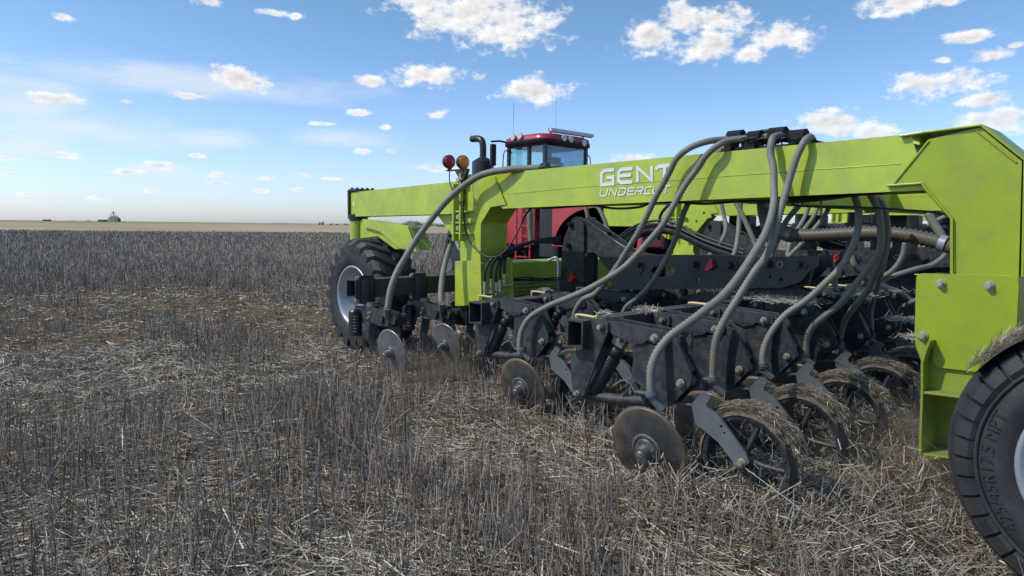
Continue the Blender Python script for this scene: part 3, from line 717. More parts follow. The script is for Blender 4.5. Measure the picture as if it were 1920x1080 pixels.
# hole plate on the second neck
S2 = T+3.52-.04
hp = [(1264,402),(1286,428),(1287,452),(1303,452),(1303,437),(1328,408),(1333,404),(1332,394),(1321,391),(1314,396)]
g = G().plate(A([(1287,455),(1287,427),(1313,396),(1321,391),(1332,401),(1334,408),(1327,409),(1304,437),(1303,455)], S2), .02,
    holes=[ring(x, y, .018, S2, 10) for x, y in ((1320,399),(1306,415),(1294,430),(1294,444))])
part(g, 'hole_plate', GREEN)
def linkage(dx):
    t = 4.90; D = X*dx; B = lambda pts, dt=0: [p+D for p in A(pts, t+dt)]
    g = G()
    for dt in (0, .19): g.plate(B([(1072,412),(1078,407),(1089,408),(1094,420),(1094,545),(1050,545),(1054,470),(1058,446)], dt) if not dt else [p+X*dt for p in B([(1072,412),(1078,407),(1089,408),(1094,420),(1094,545),(1050,545),(1054,470),(1058,446)])], .02)
    a = at(1066,480,t=t)+D; b = at(1090,560,t=t)+D; g.box((a.x+.02, b.y, b.z), (a.x+.19, a.y, a.z))
    tw = part(g, 'lift_tower', BLACK, org=at(1070,500,t=t)+D, bevel=.003)
    for x, y in ((1071,420),(1067,460)):
        p = at(x, y, t=t-.002)+D; part(G().hexbolt(p, (-1,0,0), .022, .03), 'pivot_bolt', BLACKC, parent=tw, org=p)
    g = G(); P0 = B([(1086,412),(1098,413),(1145,447),(1176,472),(1214,480),(1214,500),(1165,514),(1143,507),(1129,493),(1119,476),(1110,472),(1092,476),(1090,455)], .03)
    for dt in (0, .14): g.plate([p+X*dt for p in P0], .015)
    part(g, 'lift_arm', BLACK, org=P0[0], bevel=.003)
    p, q = at(1096,416,t=t+.11)+D, at(1178,468,t=t+.11)+D
    part(G().cyl(p, p.lerp(q,.55), .048, n=20).cyl(p.lerp(q,.55), q, .022, n=14), 'hydraulic_cylinder', BLACKC, org=p)
    g = G(); out_ = [(1160,512),(1186,480),(1190,478.5),(1383,479),(1384,482),(1411,483),(1516,481),(1533,481),(1533,500),(1521,505),(1500,529),(1465,540),(1170,543),(1148,540),(1146,520)]
    slot = [(1228,497),(1258,497),(1266,507),(1258,519),(1228,519),(1220,508)]
    P0 = B(out_, -.02); S0 = B(slot, -.02); H1 = [p+D for p in ring(1309,526,.022,t-.02,10)]; H2 = [p+D for p in ring(1464,525,.018,t-.02,10)]; H3 = [p+D for p in ring(1444,519,.010,t-.02,8)]
    for dt in (0, .26): g.plate([p+X*dt for p in P0], .018, holes=[[p+X*dt for p in S0], [p+X*dt for p in H1], [p+X*dt for p in H2], [p+X*dt for p in H3]])
    a = at(1384,483,t=t-.02)+D; b = at(1411,490,t=t-.02)+D; g.box((a.x+.019,b.y,b.z),(a.x+.259,a.y,a.z))
    sp_ = part(g, 'lift_side_plate', BLACK, org=P0[0], bevel=.002)
    for pk in ([(1292,489),(1301,488),(1309,492),(1309,505),(1300,509),(1292,506)], [(1346,494),(1352,488),(1376,488),(1382,494),(1382,503),(1372,508),(1354,508),(1345,500)], [(1480,494),(1487,489),(1506,489),(1512,495),(1510,504),(1490,506),(1480,502)], [(1193,494),(1204,492),(1205,505),(1199,516),(1193,515),(1196,505)]):
        pk = B(pk, -.032); part(G().plate(pk, .011), 'pin_keeper', BLACK, parent=sp_, org=pk[0], bevel=.001)
    for x, y, r in ((1302,496,.026),(1367,498,.03),(1439,495,.024),(1498,496,.022),(1198,497,.02),(1222,520,.01)):
        p = at(x, y, t=t-.034)+D; part(G().hexbolt(p, (-1,0,0), r, .026), 'pin', BLACKC, parent=sp_, org=p)
    p = at(1463.5,496,t=t-.03)+D; pts = [p+Vector((-.01,.022*math.cos(a),.022*math.sin(a))) for a in [2*math.pi*i/12 for i in range(13)]]
    part(G().tube(pts, .003, n=6, flat=True), 'lock_ring', ZINC, parent=sp_, org=p)
    # rear foot of the plate and the walking bar under it
    g = G(); P0 = B([(1500,500),(1521,505),(1512,536),(1480,541)], .08); g.plate(P0, .06); part(g, 'rear_link', BLACK, org=P0[0], bevel=.002)
    g = G(); P0 = B([(1266,566),(1276,556),(1360,543),(1440,532),(1475,533),(1530,552),(1528,575),(1270,578)], .10)
    for dt in (0,.1): g.plate([p+X*dt for p in P0], .012)
    g2 = part(g, 'walking_bar', BLACK, org=P0[0], bevel=.002)
    for x, y in ((1278,567),(1283,547)):
        p = at(x, y, t=t+.07)+D; part(G().hexbolt(p, (-1,0,0), .028, .03), 'pivot_bolt', BLACKC, parent=g2, org=p)
    # red flags
    for (x, y) in ((1329,497),(1070,520)):
        tt = t-.05 if x > 1200 else t-.03
        p = at(x, y, t=tt)+D
        g = G().plate([p+Vector((0,a,b)) for a, b in ((.012,-.045),(.035,-.04),(.02,.0),(-.012,.05),(-.022,.042),(-.03,.0),(-.015,-.03))], .006)
        g.cyl(p+Vector((-.02,-.02,-.005)), p+Vector((.03,-.02,-.005)), .024, n=14)
        part(g, 'red_lock_pin', REDT, org=p, bevel=.002)
for dx in (0, 2.47, 4.95): linkage(dx)
# black inner frame further in: rails, legs and braces
for tt, sa, sb, z0, z1 in ((8.1,.4,4.7,1.30,1.46),(10.2,.6,4.7,1.34,1.52)):
    part(G().box((tt,sa,z0),(tt+.16,sb,z1)), 'inner_rail', BLACK, org=(tt,sa,z0), bevel=.008)
    for k, yy in enumerate((sa+.3, sa+1.25, sa+2.1, sa+3.1, sb-.3)):
        part(G().box((tt+.02,yy,.85),(tt+.14,yy+.12,z0)), 'rail_leg', BLACK, org=(tt,yy,.85), bevel=.005)
        part(G().tube([(tt+.08,yy+.06,z0-.05),(tt+.08,yy+.5,z0-.38)], .03, n=8), 'brace', BLACK, org=(tt,yy,z0))
        part(G().box((tt-.02,yy-.12,z1),(tt+.18,yy+.16,z1+.13)), 'pivot_box', BLACKC, org=(tt,yy,z1), bevel=.01)
for k, (x, y, tt) in enumerate(((1600,408,6.6),(1645,412,7.2),(1500,410,7.2),(1712,414,6.9))):
    a = at(x, y, t=tt); part(G().cyl((a.x,a.y,a.z+.05),(a.x,a.y,a.z-.30),.05,n=16).cyl((a.x,a.y,a.z-.05),(a.x,a.y,a.z-.11),.075,n=16), 'gauge_cylinder', BLACKC, org=a)

# arched far hydraulic linkage tops between
for dx in (0.0, 2.6):
    g = G(); p = [at(x,y,t=5.9)+X*dx for x, y in ((1150,470),(1185,445),(1215,432),(1262,432),(1330,462),(1400,486))]
    g.tube(p, .05, n=10); part(g, 'rocker_bar', BLACK, org=p[0])
    g = G(); p2 = [q+Vector((-.06,0,.05)) for q in p]; g.tube(p2, .014, n=8); part(g, 'hydraulic_hose', CABLE, org=p2[0])
    g = G(); p3 = [q+Vector((-.05,0,.085)) for q in p]; g.tube(p3, .012, n=8); part(g, 'hydraulic_hose', CABLE, org=p3[0])
    g = G().plate([v+X*dx for v in A([(1205,431),(1212,419),(1226,418),(1232,428),(1232,450),(1205,450)], 5.9)], .06); part(g, 'pivot_lug', BLACK, bevel=.003)

# steel hydraulic lines on the lower cross beam
fs = 4.80
for ya, yb in ((534,530),(541.5,537),(549,543.5),(556,550)):
    a = at(950, ya, s=fs-.02); b = at(1075, yb, s=fs-.02); b.z = a.z
    b.x = min(max(b.x, 5.6), 6.4); part(G().cyl(a, b, .007, n=8), 'hydraulic_pipe', STEEL, org=a)
a = at(1046, 488, s=fs-.05); b = at(1046, 556, s=fs-.05); b.x = a.x
part(G().tube([a+Vector((-.03,.1,.0)), a, b], .013, n=8), 'clamp_pipe', SILVER, org=a)
P = [at(x,y,s=fs-.06) for x, y in ((957,524),(985,523),(1010,524),(1040,523),(1066,520))]
for k in range(3): part(G().tube([p+Vector((0,-.01*k,.006*math.sin(3*i+k*2)+.012*(k-1))) for i, p in enumerate(P)], .007, n=6), 'wire_harness', CABLE, org=P[0])
for k,(x0,y0,x1,y1,xe,ye) in enumerate(((909,535,910,508,940,476),(921,530,921,506,945,480),(931,536,930,512,952,472),(938,532,938,505,958,468),(946,520,946,498,962,463))):
    tt = T-.05 + .05*k
    P = [at(x0,y0,t=tt), at(x1,y1,t=tt), at((x1+xe)/2-3,(y1+ye)/2-6,t=tt+.05), at(xe,ye,t=tt+.15), at(1000,452-2*k+k*2.5,t=4.55), at(1052,452+3*k-8,t=4.8)]
    part(G().tube(P, .0125, n=8), 'hydraulic_hose', CABLE, org=P[0])
    p = at(x0,y0-1,t=tt); g = G().cyl(p+Z*.03, p-Z*.045, .016, n=8, sm=False).cyl(p-Z*.045, p-Z*.09, .011, n=8).cyl(p-Z*.07, p-Z*.09, .018, n=6, sm=False); g.cyl(p-Z*.085, p-Z*.085+Vector((.09,0,0)), .012, n=8)
    part(g, 'hose_fitting', ZINC, org=p)

# ------------------------------------------------------------------ hoses
def lerp_t(n, t0, t1, k0=0., k1=1.):
    out = []
    for i in range(n):
        u = i/(n-1); u = min(1, max(0, (u-k0)/(k1-k0))); u = u*u*(3-2*u); out.append(t0+(t1-t0)*u)
    return out
def hose(pts, t0, t1, r=.0212, k0=.1, k1=1., m=HOSE, rib=.0025, name='seed_hose', ribp=.021, tl=None, smooth_top=.0):
    ts = tl or lerp_t(len(pts), t0, t1, k0, k1)
    P = [at(x, y, t=tt) for (x, y), tt in zip(pts, ts)]
    rb = (lambda u: 0.0002 if u < smooth_top else rib) if smooth_top else rib
    return part(G().tube(P, r, n=12, rib=rb, ribp=ribp), name, m, org=P[-1])
TB = T-.035
hose([(1392,256),(1364,260.5),(1328,265),(1294,277),(1269,297),(1255.6,322),(1242,347),(1228,372),(1214,402),(1197,435.5),(1178,466),(1161,494),(1143,519),(1117,550),(1094,561),(1080,580),(1076,597)], 4.15, 4.02, tl=[4.2,4.15,4.05,3.98,3.97,3.97,3.96,3.95,3.95,3.95,3.96,3.98,4.0,4.05,4.08,4.08,4.08], smooth_top=.22)
hose([(1440,256),(1408,259),(1369,263),(1344,274),(1322,294),(1305.6,319),(1289,341),(1275,363),(1258,394),(1242,422),(1217,452),(1189,483),(1161,508),(1109,539),(1072,556),(1028,574),(994,595),(978,621),(974,647),(976,664)], 0, 0,
     tl=[4.16,4.12,4.05,3.99,3.98,3.97,3.95,3.92,3.88,3.84,3.80,3.75,3.70,3.64,3.60,3.56,3.53,3.50,3.48,3.48], smooth_top=.2)
hose([(1472,252),(1461,254),(1450,258),(1446,270),(1445,290),(1450,313),(1451,347),(1451,380),(1444,413),(1430.6,447),(1411,480),(1383,522),(1354,556),(1317,585.6),(1287,608),(1257,630),(1235,656),(1222,685.6),(1220,715),(1221,738)], 0, 0,
     tl=[4.2,4.1,4.03,3.99,3.98,3.96,3.93,3.88,3.80,3.70,3.58,3.42,3.28,3.15,3.07,3.0,2.94,2.90,2.89,2.89], smooth_top=.42, r=.0220)
hose([(1524,262),(1518,257),(1508,266),(1494,294),(1483,327),(1475,355),(1464,391),(1455.6,424),(1447,458),(1433,485.6),(1414,510.6),(1383,560),(1365,589),(1346,626),(1339,660),(1337,706)], 0, 0,
     tl=[4.16,4.06,4.0,3.98,3.97,3.95,3.90,3.84,3.78,3.72,3.66,3.58,3.54,3.51,3.50,3.50], smooth_top=.28, r=.0215)
hose([(1300,360),(1294,373),(1283,397),(1272,430),(1261,460.6),(1244,494),(1219,534),(1198,556),(1176,574),(1168,588)], 4.45, 4.70)
hose([(1596,345),(1600.6,363),(1609,391),(1609,427),(1598,463),(1575.6,502),(1545,533),(1512,563),(1475.6,588),(1453,613),(1436,643),(1430,669),(1432,692)], 4.42, 4.10, k0=.2, smooth_top=.3)
hose([(1618,345),(1631,363),(1645,391),(1650.6,422),(1650.6,463),(1634,497),(1612,524),(1576,569),(1543,595),(1520.5,617.5),(1512,643),(1512,669)], 4.5, 4.70, smooth_top=.3)
hose([(1630,350),(1642,366),(1659,399),(1662,441),(1653,486),(1639,519),(1625.6,547),(1603,574),(1584,602),(1576,632)], 4.6, 5.3)
hose([(1640,350),(1655,385),(1664,430),(1660,470),(1650,515),(1642,547),(1632.5,580),(1634,618)], 4.7, 5.9)
hose([(1725,560),(1708,568),(1690,580),(1683,600)], 6.2, 6.5)
# hoses behind
hose([(1375,372),(1388,395),(1402,425),(1416,458),(1422,490),(1415,520)], 5.6, 5.6)
hose([(1390,372),(1386,410),(1384,440),(1376,478),(1350,520)], 5.9, 5.6)
hose([(1352,380),(1359,412),(1361,430),(1354,450),(1340,470),(1315,490)], 6.6, 6.2)
hose([(1430,380),(1432,400),(1438,425),(1448,450)], 5.0, 5.0, r=.045)
hose([(1505,378),(1490,395),(1474,415),(1462,440),(1450,470),(1444,490)], 5.2, 5.2)
hose([(1522,372),(1510,405),(1496,430),(1484,450),(1476,480)], 7.0, 6.6)
hose([(1562,372),(1546,405),(1528,428),(1505,455),(1480,480),(1460,500)], 6.4, 6.2)
hose([(1540,372),(1526,405),(1512,425),(1500,440)], 7.4, 7.0)
hose([(1697,455),(1692,480),(1680,500),(1660,516),(1620,528)], 6.2, 6.2)
hose([(1780,470),(1765,485),(1745,498),(1715,505),(1668,520),(1640,535)], 6.6, 6.2)
hose([(1596,480),(1604,500),(1622,518),(1640,533),(1662,540),(1690,550),(1715,570)], 5.4, 6.3)
hose([(1740,400),(1752,420),(1764,440),(1770,455)], 5.6, 5.6, r=.03)
hose([(1796,395),(1760,412),(1725,432),(1700,448)], 7.0, 7.0)
hose([(1565,520),(1566,535),(1570,550),(1572,570)], 6.0, 6.0)
hose([(1096,385),(1101,400),(1106,430),(1112,450)], 5.2, 5.2)
hose([(1118,384),(1128,400),(1138,425),(1146,450),(1150,480)], 5.4, 5.4)
hose([(992,385),(993.5,400),(994,430),(996,456)], 5.3, 5.3, r=.03)
hose([(1257,382),(1246,392),(1238,405),(1237,420)], 6.8, 6.8, r=.018, m=RUBBLK)
# the two hoses to the front coulters
hose([(1022,314),(1000,315.5),(952,318),(905.6,327),(873,346),(841,373.5),(813,406),(785,443),(762,480),(743.5,512),(732,545),(727,578)], 0, 0, tl=[4.15,4.1,4.0,3.94,3.92,3.85,3.76,3.64,3.52,3.40,3.32,3.28], r=.029)
hose([(1022,314),(1036,314),(1050,316),(1064,322)], 4.15, 4.3, r=.026)
hose([(1005,322),(975,322),(950,325),(938,334)], 4.2, 4.25, r=.024, m=RUBBLK)
hose([(862,415),(855,434),(841,471),(831.5,508),(827,545),(828,579)], 4.42, 3.88, r=.027, m=HOSE)
p = at(1022,314,t=4.1); part(G().cyl(p+Y*.03, p-Y*.03, .042, n=8, sm=False).hexbolt(p+Vector((-.03,0,.02)), (-1,0,0), .01), 'hose_clamp', BLACKC, org=p)
p = at(1022,325,t=4.1); part(G().box((p.x-.03,p.y-.12,p.z-.02),(p.x+.12,p.y+.12,p.z+.01)), 'clamp_base', BLACKC, org=p)
# big ribbed air hose
P = [(1476,440),(1500,441),(1531,441.5),(1587,438.5),(1642,437),(1698,441),(1739,449),(1765,456),(1795,467)]
Pw = [at(x, y, t=5.0) for x, y in P]
part(G().tube(Pw, .046, n=20, rib=.0065, ribp=.031), 'air_hose', HOSEB, org=Pw[0])
q = at(1768,457,t=5.0); dd = (at(1772,458,t=5.0)-at(1760,455,t=5.0)).normalized(); part(G().cyl(q-dd*.02, q+dd*.02, .055, n=24), 'hose_band', SILVER, org=q)
q = at(1481,441,t=5.0); part(G().cyl(q+Y*.02, q-Y*.02, .053, n=24), 'hose_band', STEEL, org=q)
Pw = [at(x, y, t=5.0) for x, y in ((1484,441),(1468,438),(1455,428),(1446,412),(1442,390))]
part(G().tube(Pw, .048, n=18), 'air_elbow', GREYP, org=Pw[0])

# manifold on top of the beam
def blk(x, y, t, r, ln, nm='hose_collar', m=COLLAR):
    p = at(x, y, t=t); g = G().cyl(p+Y*ln, p-Y*ln, r, n=10, sm=False); part(g, nm, m, org=p, bevel=.003)
for x, y, t, r, ln in ((1380,257,4.18,.046,.05),(1417,260,4.14,.052,.042),(1447,257,4.2,.048,.04),(1459,253,4.16,.05,.05),(1498,259,4.14,.055,.045),(1365,280,4.22,.045,.06)):
    blk(x, y, t, r, ln)
P = [at(x,y,t=4.22) for x, y in ((1395,262),(1430,259),(1470,256),(1510,262))]; part(G().tube(P, .036, n=14), 'manifold_pipe', HOSE, org=P[0])
P = [at(x,y,t=4.30) for x, y in ((1360,268),(1400,258),(1440,250),(1480,252),(1520,266))]; part(G().tube(P, .030, n=12), 'manifold_pipe', GREYP, org=P[0])
a, b = at(1352,284,t=4.12), at(1539,271,t=4.12)
part(G().hexa([a,b,b+X*.2,a+X*.2,a+Z*.022,b+Z*.016,b+Z*.016+X*.2,a+Z*.022+X*.2]), 'manifold_rail', BLACKC)
part(G().plate(A([(1520,262),(1528,262),(1540,269),(1538,272),(1515,274)], 4.1), .2), 'rail_end', BLACKC, bevel=.004)
for k in range(9):
    x = random.uniform(1375, 1500); P = [at(x,272,t=4.1), at(x+random.uniform(-12,5),262,t=4.07), at(x+random.uniform(5,18),258,t=4.08), at(x+random.uniform(10,22),272,t=4.1)]
    part(G().tube(P, .004, n=5), 'sensor_wire', CABLE, org=P[0])
for x in (1368,1400,1412,1490):
    p = at(x,275,t=4.12); part(G().box((p.x-.03,p.y-.025,p.z-.03),(p.x+.05,p.y+.025,p.z+.035)), 'sensor_block', COLLAR, org=p, bevel=.004)
P = A([(1340,288),(1352,282),(1364,278)], 4.18); part(G().tube(P, .022, n=10), 'seed_hose', HOSE, org=P[0])

# wires
P = [at(*q_, t=tt) for q_, tt in zip(((868.5,392),(871,420),(875,440),(887,461.5),(915,482),(942.6,475),(966,443),(984,406),(997,388)), (3.97,3.97,3.98,3.98,3.98,4.02,4.1,4.18,4.22))]
part(G().tube(P, .008, n=8), 'loop_cable', CABLE, org=P[0])
P = [at(x,y,t=T-.01) if y < 0 else at(x,y,t=T+.12) for x, y in ((990,387),(1020,390),(1060,388),(1100,383),(1130,388),(1160,391),(1200,388),(1225,379),(1270,379),(1320,382),(1380,378),(1440,377),(1500,378),(1560,372),(1600,366),(1660,360),(1700,352))]
part(G().tube(P, .009, n=8), 'under_beam_cable', CABLE, org=P[0])
P = [at(x,y,t=T+.18) for x, y in ((1478,366),(1488,384),(1520,387),(1580,388),(1640,390),(1700,394),(1760,399),(1784,408))]
part(G().tube(P, .006, n=8), 'under_beam_cable', CABLE, org=P[0])
P = [at(x,y,t=T+.16) for x, y in ((1480,374),(1520,372),(1560,368),(1610,360),(1650,357))]; part(G().tube(P, .016, n=8), 'cable_bundle', CABLE, org=P[0])
p = at(1541,362,t=4.5); q = at(1539,404,t=4.5); part(G().cyl(p, q, .011, n=8), 'copper_pipe', YZINC, org=p)

# lamps on a bracket above the flange
def lamp(x, y, m):
    p = at(x, y, t=4.0); g = G().lathe(p, (0,1,0), [(.05,.0),(.05,.05),(.03,.062),(-.005,.064),(-.012,.060),(-.012,.0)], n=32)
    o = part(g, 'signal_lamp', BLACKC, org=p)
    g = G().lathe(p, (0,-1,0), [(.0125,.058),(.020,.054),(.026,.03),(.028,0)], n=32); g.build('lens', m, o)
    g = G().cyl(p-Z*.055, p-Z*.085, .022, .018, n=12); g.build('lamp_stem', BLACKC, o)
lamp(843, 303, REDL); lamp(869, 304, AMBER)
g = G(); a, b = at(838,319,t=4.0), at(876,319,t=4.0); g.box((3.985,b.y,a.z-.012),(4.03,a.y,a.z)); g.plate(A([(852,319),(876,319),(870,333),(870,346),(860,346),(860,333)], 3.99), .03)
part(g, 'lamp_bracket', BLACKC, bevel=.002)
p = at(863.5,337,t=3.985); part(G().hexbolt(p, (-1,0,0), .016, .02), 'bracket_bolt', ZINC, org=p)
for P in (((843,318),(843,340),(849,358),(857,372),(861,382)), ((869,318),(870,340),(871,360),(869,378),(868,396)), ((857,372),(864,381),(872,374),(868,386),(858,380))):
    Q = A(P, 3.965); part(G().tube(Q, .0055, n=6), 'lamp_wire', CABLE, org=Q[0])
Q = A([(871,352),(871,364)], 3.955); part(G().cyl(Q[0], Q[1], .014, n=8), 'wire_plug', BLACKC, org=Q[0])

# ------------------------------------------------------------------ lettering on the beam
def glyphs(word_defs, o, ux, uy, wd, name, slant=0., t=T-.004):
    """o: px of the lower-left corner, ux/uy: px size of one cell; strokes are polylines in unit cells"""
    g = G(); cnt = 0
    for strokes, x0, w in word_defs:
        for st in strokes:
            W3 = []; cnt += 1
            for u, v in st:
                px = o[0] + ux*(x0+u*w) + slant*v*uy; py = o[1] - v*uy - (px-o[0])*.088*(1.0 if uy > 20 else .55)
                W3.append(at(px, py, t=t-.0006*(cnt % 4)))
            n = len(W3); L_, R2 = [], []
            for i in range(n):
                d0 = (W3[i]-W3[i-1]).normalized() if i else (W3[1]-W3[0]).normalized()
                d1 = (W3[i+1]-W3[i]).normalized() if i < n-1 else d0
                m_ = (d0+d1).normalized(); nn = Vector((0,-m_.z,m_.y)); k = min(1.6, 1/max(.4, m_.dot(d0)))
                L_.append(W3[i]+nn*wd/2*k); R2.append(W3[i]-nn*wd/2*k)
            g.add(L_+R2, [(i, i+1, n+i+1, n+i) for i in range(n-1)])
    return g
Gg = [[(1,1),(.3,1),(.08,.8),(.08,.0),(.92,.0),(.92,.48),(.45,.48)]]
Eg = [[(1,.98),(.25,.98),(.07,.82),(.07,.18),(.25,.02),(1,.02)],[(.07,.52),(.9,.52)]]
Ng = [[(.06,-.04),(.06,1.0),(.94,.0),(.94,1.04)]]
Tg = [[(0,.76),(.16,.94),(.95,.98)],[(.55,.98),(.55,-.04)]]
g = glyphs([(Gg,0,26),(Eg,32.5,28),(Ng,68,30),(Tg,104,30)], (1125.5,346.5), 1, 26, .026, 'x')
part(g, 'beam_lettering', WHITE)
def U_(): return [[(.0,1),(.0,.2),(.15,.03),(.75,.03),(.9,.2),(.9,1.04)]]
Ns = [[(.02,0),(.02,.98),(.85,.04),(.85,1)]]
Ds = [[(.0,.98),(.7,.98),(.9,.78),(.9,.25),(.7,.03),(.02,.03),(.02,.6)]]
Es = [[(.95,.98),(.2,.98),(.02,.8),(.02,.2),(.2,.03),(.95,.03)],[(.1,.52),(.85,.52)]]
Rs = [[(.0,.0),(.0,.62)],[(.0,.98),(.75,.98),(.9,.8),(.9,.6),(.75,.45),(.2,.45)],[(.5,.45),(.9,.0)]]
Cs = [[(.95,.98),(.2,.98),(.02,.8),(.02,.2),(.2,.03),(.95,.03)]]
Ts = [[(.0,.98),(1.05,.98)],[(.5,.98),(.5,.0)]]
x = 0; defs = []
for gl, w in ((U_(),13.5),(Ns,14),(Ds,13.5),(Es,12.5),(Rs,13),(Cs,12.5),(U_(),13.5),(Ts,13)):
    defs.append((gl, x, w)); x += w+3.0
part(glyphs(defs, (1124.5,368), 1.02, 13.2, .0105, 'x', slant=.22), 'beam_lettering', WHITE)
p = at(663.5,383,t=T+.018); part(G().box((T+.016,p.y-.016,p.z-.02),(T+.019,p.y+.016,p.z+.02)), 'warning_sticker', WHITE, org=p)
# ------------------------------------------------------------------ stubble and straw
def in_worked(x, y): return (x > 2.75) & (y < 2.3)
def clear_machine(x, y):
    # nothing grows through the tyres
    a = (np.abs(x-3.32) < .26) & (np.abs(y-.2) < .3); b = (np.abs(x-4.12) < .3) & (np.abs(y-6.74) < .35)
    return ~(a | b)
YAW = math.atan2(F0.x, F0.y)
def cover(x, y):
    """0 bare .. 1 full stand"""
    r = np.hypot(x, y)
    n = vnoise(x,y*.35,.75,5)*.45 + vnoise(x,y*.5,1.7,6)*.35 + vnoise(x,y,4,7)*.20
    row = .5+.5*np.sin((x*1.0+ .15*y)*2*np.pi/.55 + 2*vnoise(x,y,.5,9))
    lat = (x*R0.x+y*R0.y)/np.maximum(r, .1)
    c = np.clip((n-.43)*5.2, .03, 1)*(.45+.55*row)
    wgt = np.clip((-.26-lat+.25*(vnoise(x,y,.9,41)-.5))/.22, 0, 1)*np.clip((7.5-r)/2.5, 0, 1)*(.35+.65*np.clip((vnoise(x,y,1.4,42)-.3)*3,0,1))
    c = np.clip(c*(.55+.5*np.clip((r-5)/2.5,0,1))*(1-wgt) + wgt*(.42+.42*(n > .45)), 0, 1)      # denser stand at the near left
    far = np.clip((r-13-3.0*vnoise(x,y,.15,12))/4, 0, 1); c = c*(1-far)+far*(.55+.55*n)
    c = np.where((x > 1.9) & (x < 2.95) & (y > .9) & (y < 5.6), np.maximum(c, .85*(vnoise(x,y,2.2,44) > .38)), c)
    return np.where(in_worked(x,y), c*.3+.12, c)
def scatter(n, r0, r1, p, half=R_(46)):
    """radial density ~ r^(p) per area"""
    u = rng.random(n); e = p+2
    r = (r0**e + u*(r1**e-r0**e))**(1/e) if abs(e) > 1e-6 else r0*(r1/r0)**u
    a = YAW + (rng.random(n)*2-1)*half
    return r*np.sin(a), r*np.cos(a), r
def prisms(P0, P1, w0, w1, rnd):
    """three-sided stems"""
    n = len(P0); d = P1-P0; d /= np.linalg.norm(d,axis=1)[:,None]+1e-9
    ref = np.where(np.abs(d[:,2:3]) > .8, np.array([[1,0,0]]), np.array([[0,0,1]])); a = np.cross(d, ref); a /= np.linalg.norm(a,axis=1)[:,None]; b = np.cross(d, a)
    th = rng.random(n)*6.283; V = np.empty((n,6,3))
    for k in range(3):
        q = th + k*2.0944; o = a*np.cos(q)[:,None] + b*np.sin(q)[:,None]
        V[:,k] = P0+o*w0[:,None]; V[:,3+k] = P1+o*w1[:,None]
    base = (np.arange(n)*6)[:,None]
    F = np.concatenate([base+np.array([[0,1,4,3]]), base+np.array([[1,2,5,4]]), base+np.array([[2,0,3,5]])])
    return V.reshape(-1,3), F, np.repeat(rnd, 6)
def join(parts):
    V, F, A_, o = [], [], [], 0
    for v, f, a in parts: V.append(v); F.append(f+o); A_.append(a); o += len(v)
    return np.concatenate(V), np.concatenate(F), np.concatenate(A_)
def stems(n, r0, r1, p, wk=1.0, hk=1.0, wmin=.0016):
    x, y, r = scatter(n, r0, r1, p)
    keep = (rng.random(n) < cover(x, y)) & clear_machine(x, y) & (r < RB*(.84+.16*vnoise(x,y,.06,51))); x, y, r = x[keep], y[keep], r[keep]; m = len(x)
    tall = 1+.3*np.clip((-.1-(x*R0.x+y*R0.y)/r)/.2,0,1)*np.clip((6-r)/2,0,1)
    patch = .75+.5*vnoise(x, y, .6, 21)
    h = (.08+.23*rng.random(m)**1.1)*hk*tall*patch*np.where((r > 5.5) & (r < 15), .8, 1); h = np.where(in_worked(x,y), h*.8, h)
    z = np.where(r < 90, ground_h(x, y), 0)-.01
    rnear = (x > 2.75) & (y < 2.3)
    tl = np.where(rnear | (rng.random(m) < .13), .55, .13); lean = rng.normal(0, 1, (m,2))*tl[:,None]
    w = (wmin + .0016*rng.random(m))*wk*np.maximum(1, r/7)
    P0 = np.stack([x,y,z],1); P1 = P0+np.stack([lean[:,0]*h, lean[:,1]*h, h],1)
    rnd = np.clip(rng.normal(.48,.22,m)+.16*np.clip((r-14)/12,0,1), 0, .94)
    out = [prisms(P0, P1, w*1.1, w*.75, rnd)]
    # side twigs on near stems
    s_ = (r < 9) & (rng.random(m) < .30)
    if s_.any():
        u = (.45+.45*rng.random(s_.sum()))[:,None]; B0 = P0[s_]*(1-u)+P1[s_]*u; dr = rng.normal(0,1,(s_.sum(),3)); dr[:,2] = np.abs(dr[:,2])+.8
        dr /= np.linalg.norm(dr,axis=1)[:,None]; B1 = B0+dr*(.04+.07*rng.random((s_.sum(),1)))
        out.append(prisms(B0, B1, w[s_]*.65, w[s_]*.4, rnd[s_]))
    return out
pts_ = stems(52000, 1.3, 9, -.4) + stems(120000, 9, 34, -.9, wk=1.0) + stems(90000, 34, RB, -1.0, wk=1.15)
V, F, A_ = join(pts_); o = mesh_np('standing_stubble', V, F, STALK, A_); tag(o, 'dense grey weathered stubble stalks standing across the near field', 'stubble', kind='stuff')
print('stubble verts', len(V))
def litter(n, r0, r1, p, wk=1., zk=1.):
    x, y, r = scatter(n, r0, r1, p); k = (rng.random(n) < (.35+.65*vnoise(x,y,1.3,31))*1.0); x, y, r = x[k], y[k], r[k]; m = len(x)
    ln = (.025+.13*rng.random(m)**2.2)*(1+ .9*(rng.random(m) < .06)); a0 = 6.283*vnoise(x,y,.8,33); a = a0 + rng.normal(0,.9,m)
    tilt = rng.normal(0,.16,m); z = ground_h(x,y)+.002+.028*rng.random(m)**1.6*zk
    wkd = in_worked(x,y); tilt = np.where(wkd, tilt*2.2, tilt); z = np.where(wkd, z+.02*rng.random(m), z)
    w = (.0012+.0026*rng.random(m)**2.5)*wk*np.maximum(1, r/5)
    d = np.stack([np.cos(a)*ln, np.sin(a)*ln, tilt*ln],1); C = np.stack([x,y,z+np.abs(tilt)*ln*.5],1)
    rnd = np.clip(rng.normal(.55,.27,m), 0, 1); rnd = np.where(wkd, rnd*.75, rnd)
    return prisms(C-d/2, C+d/2, w, w*.8, rnd)
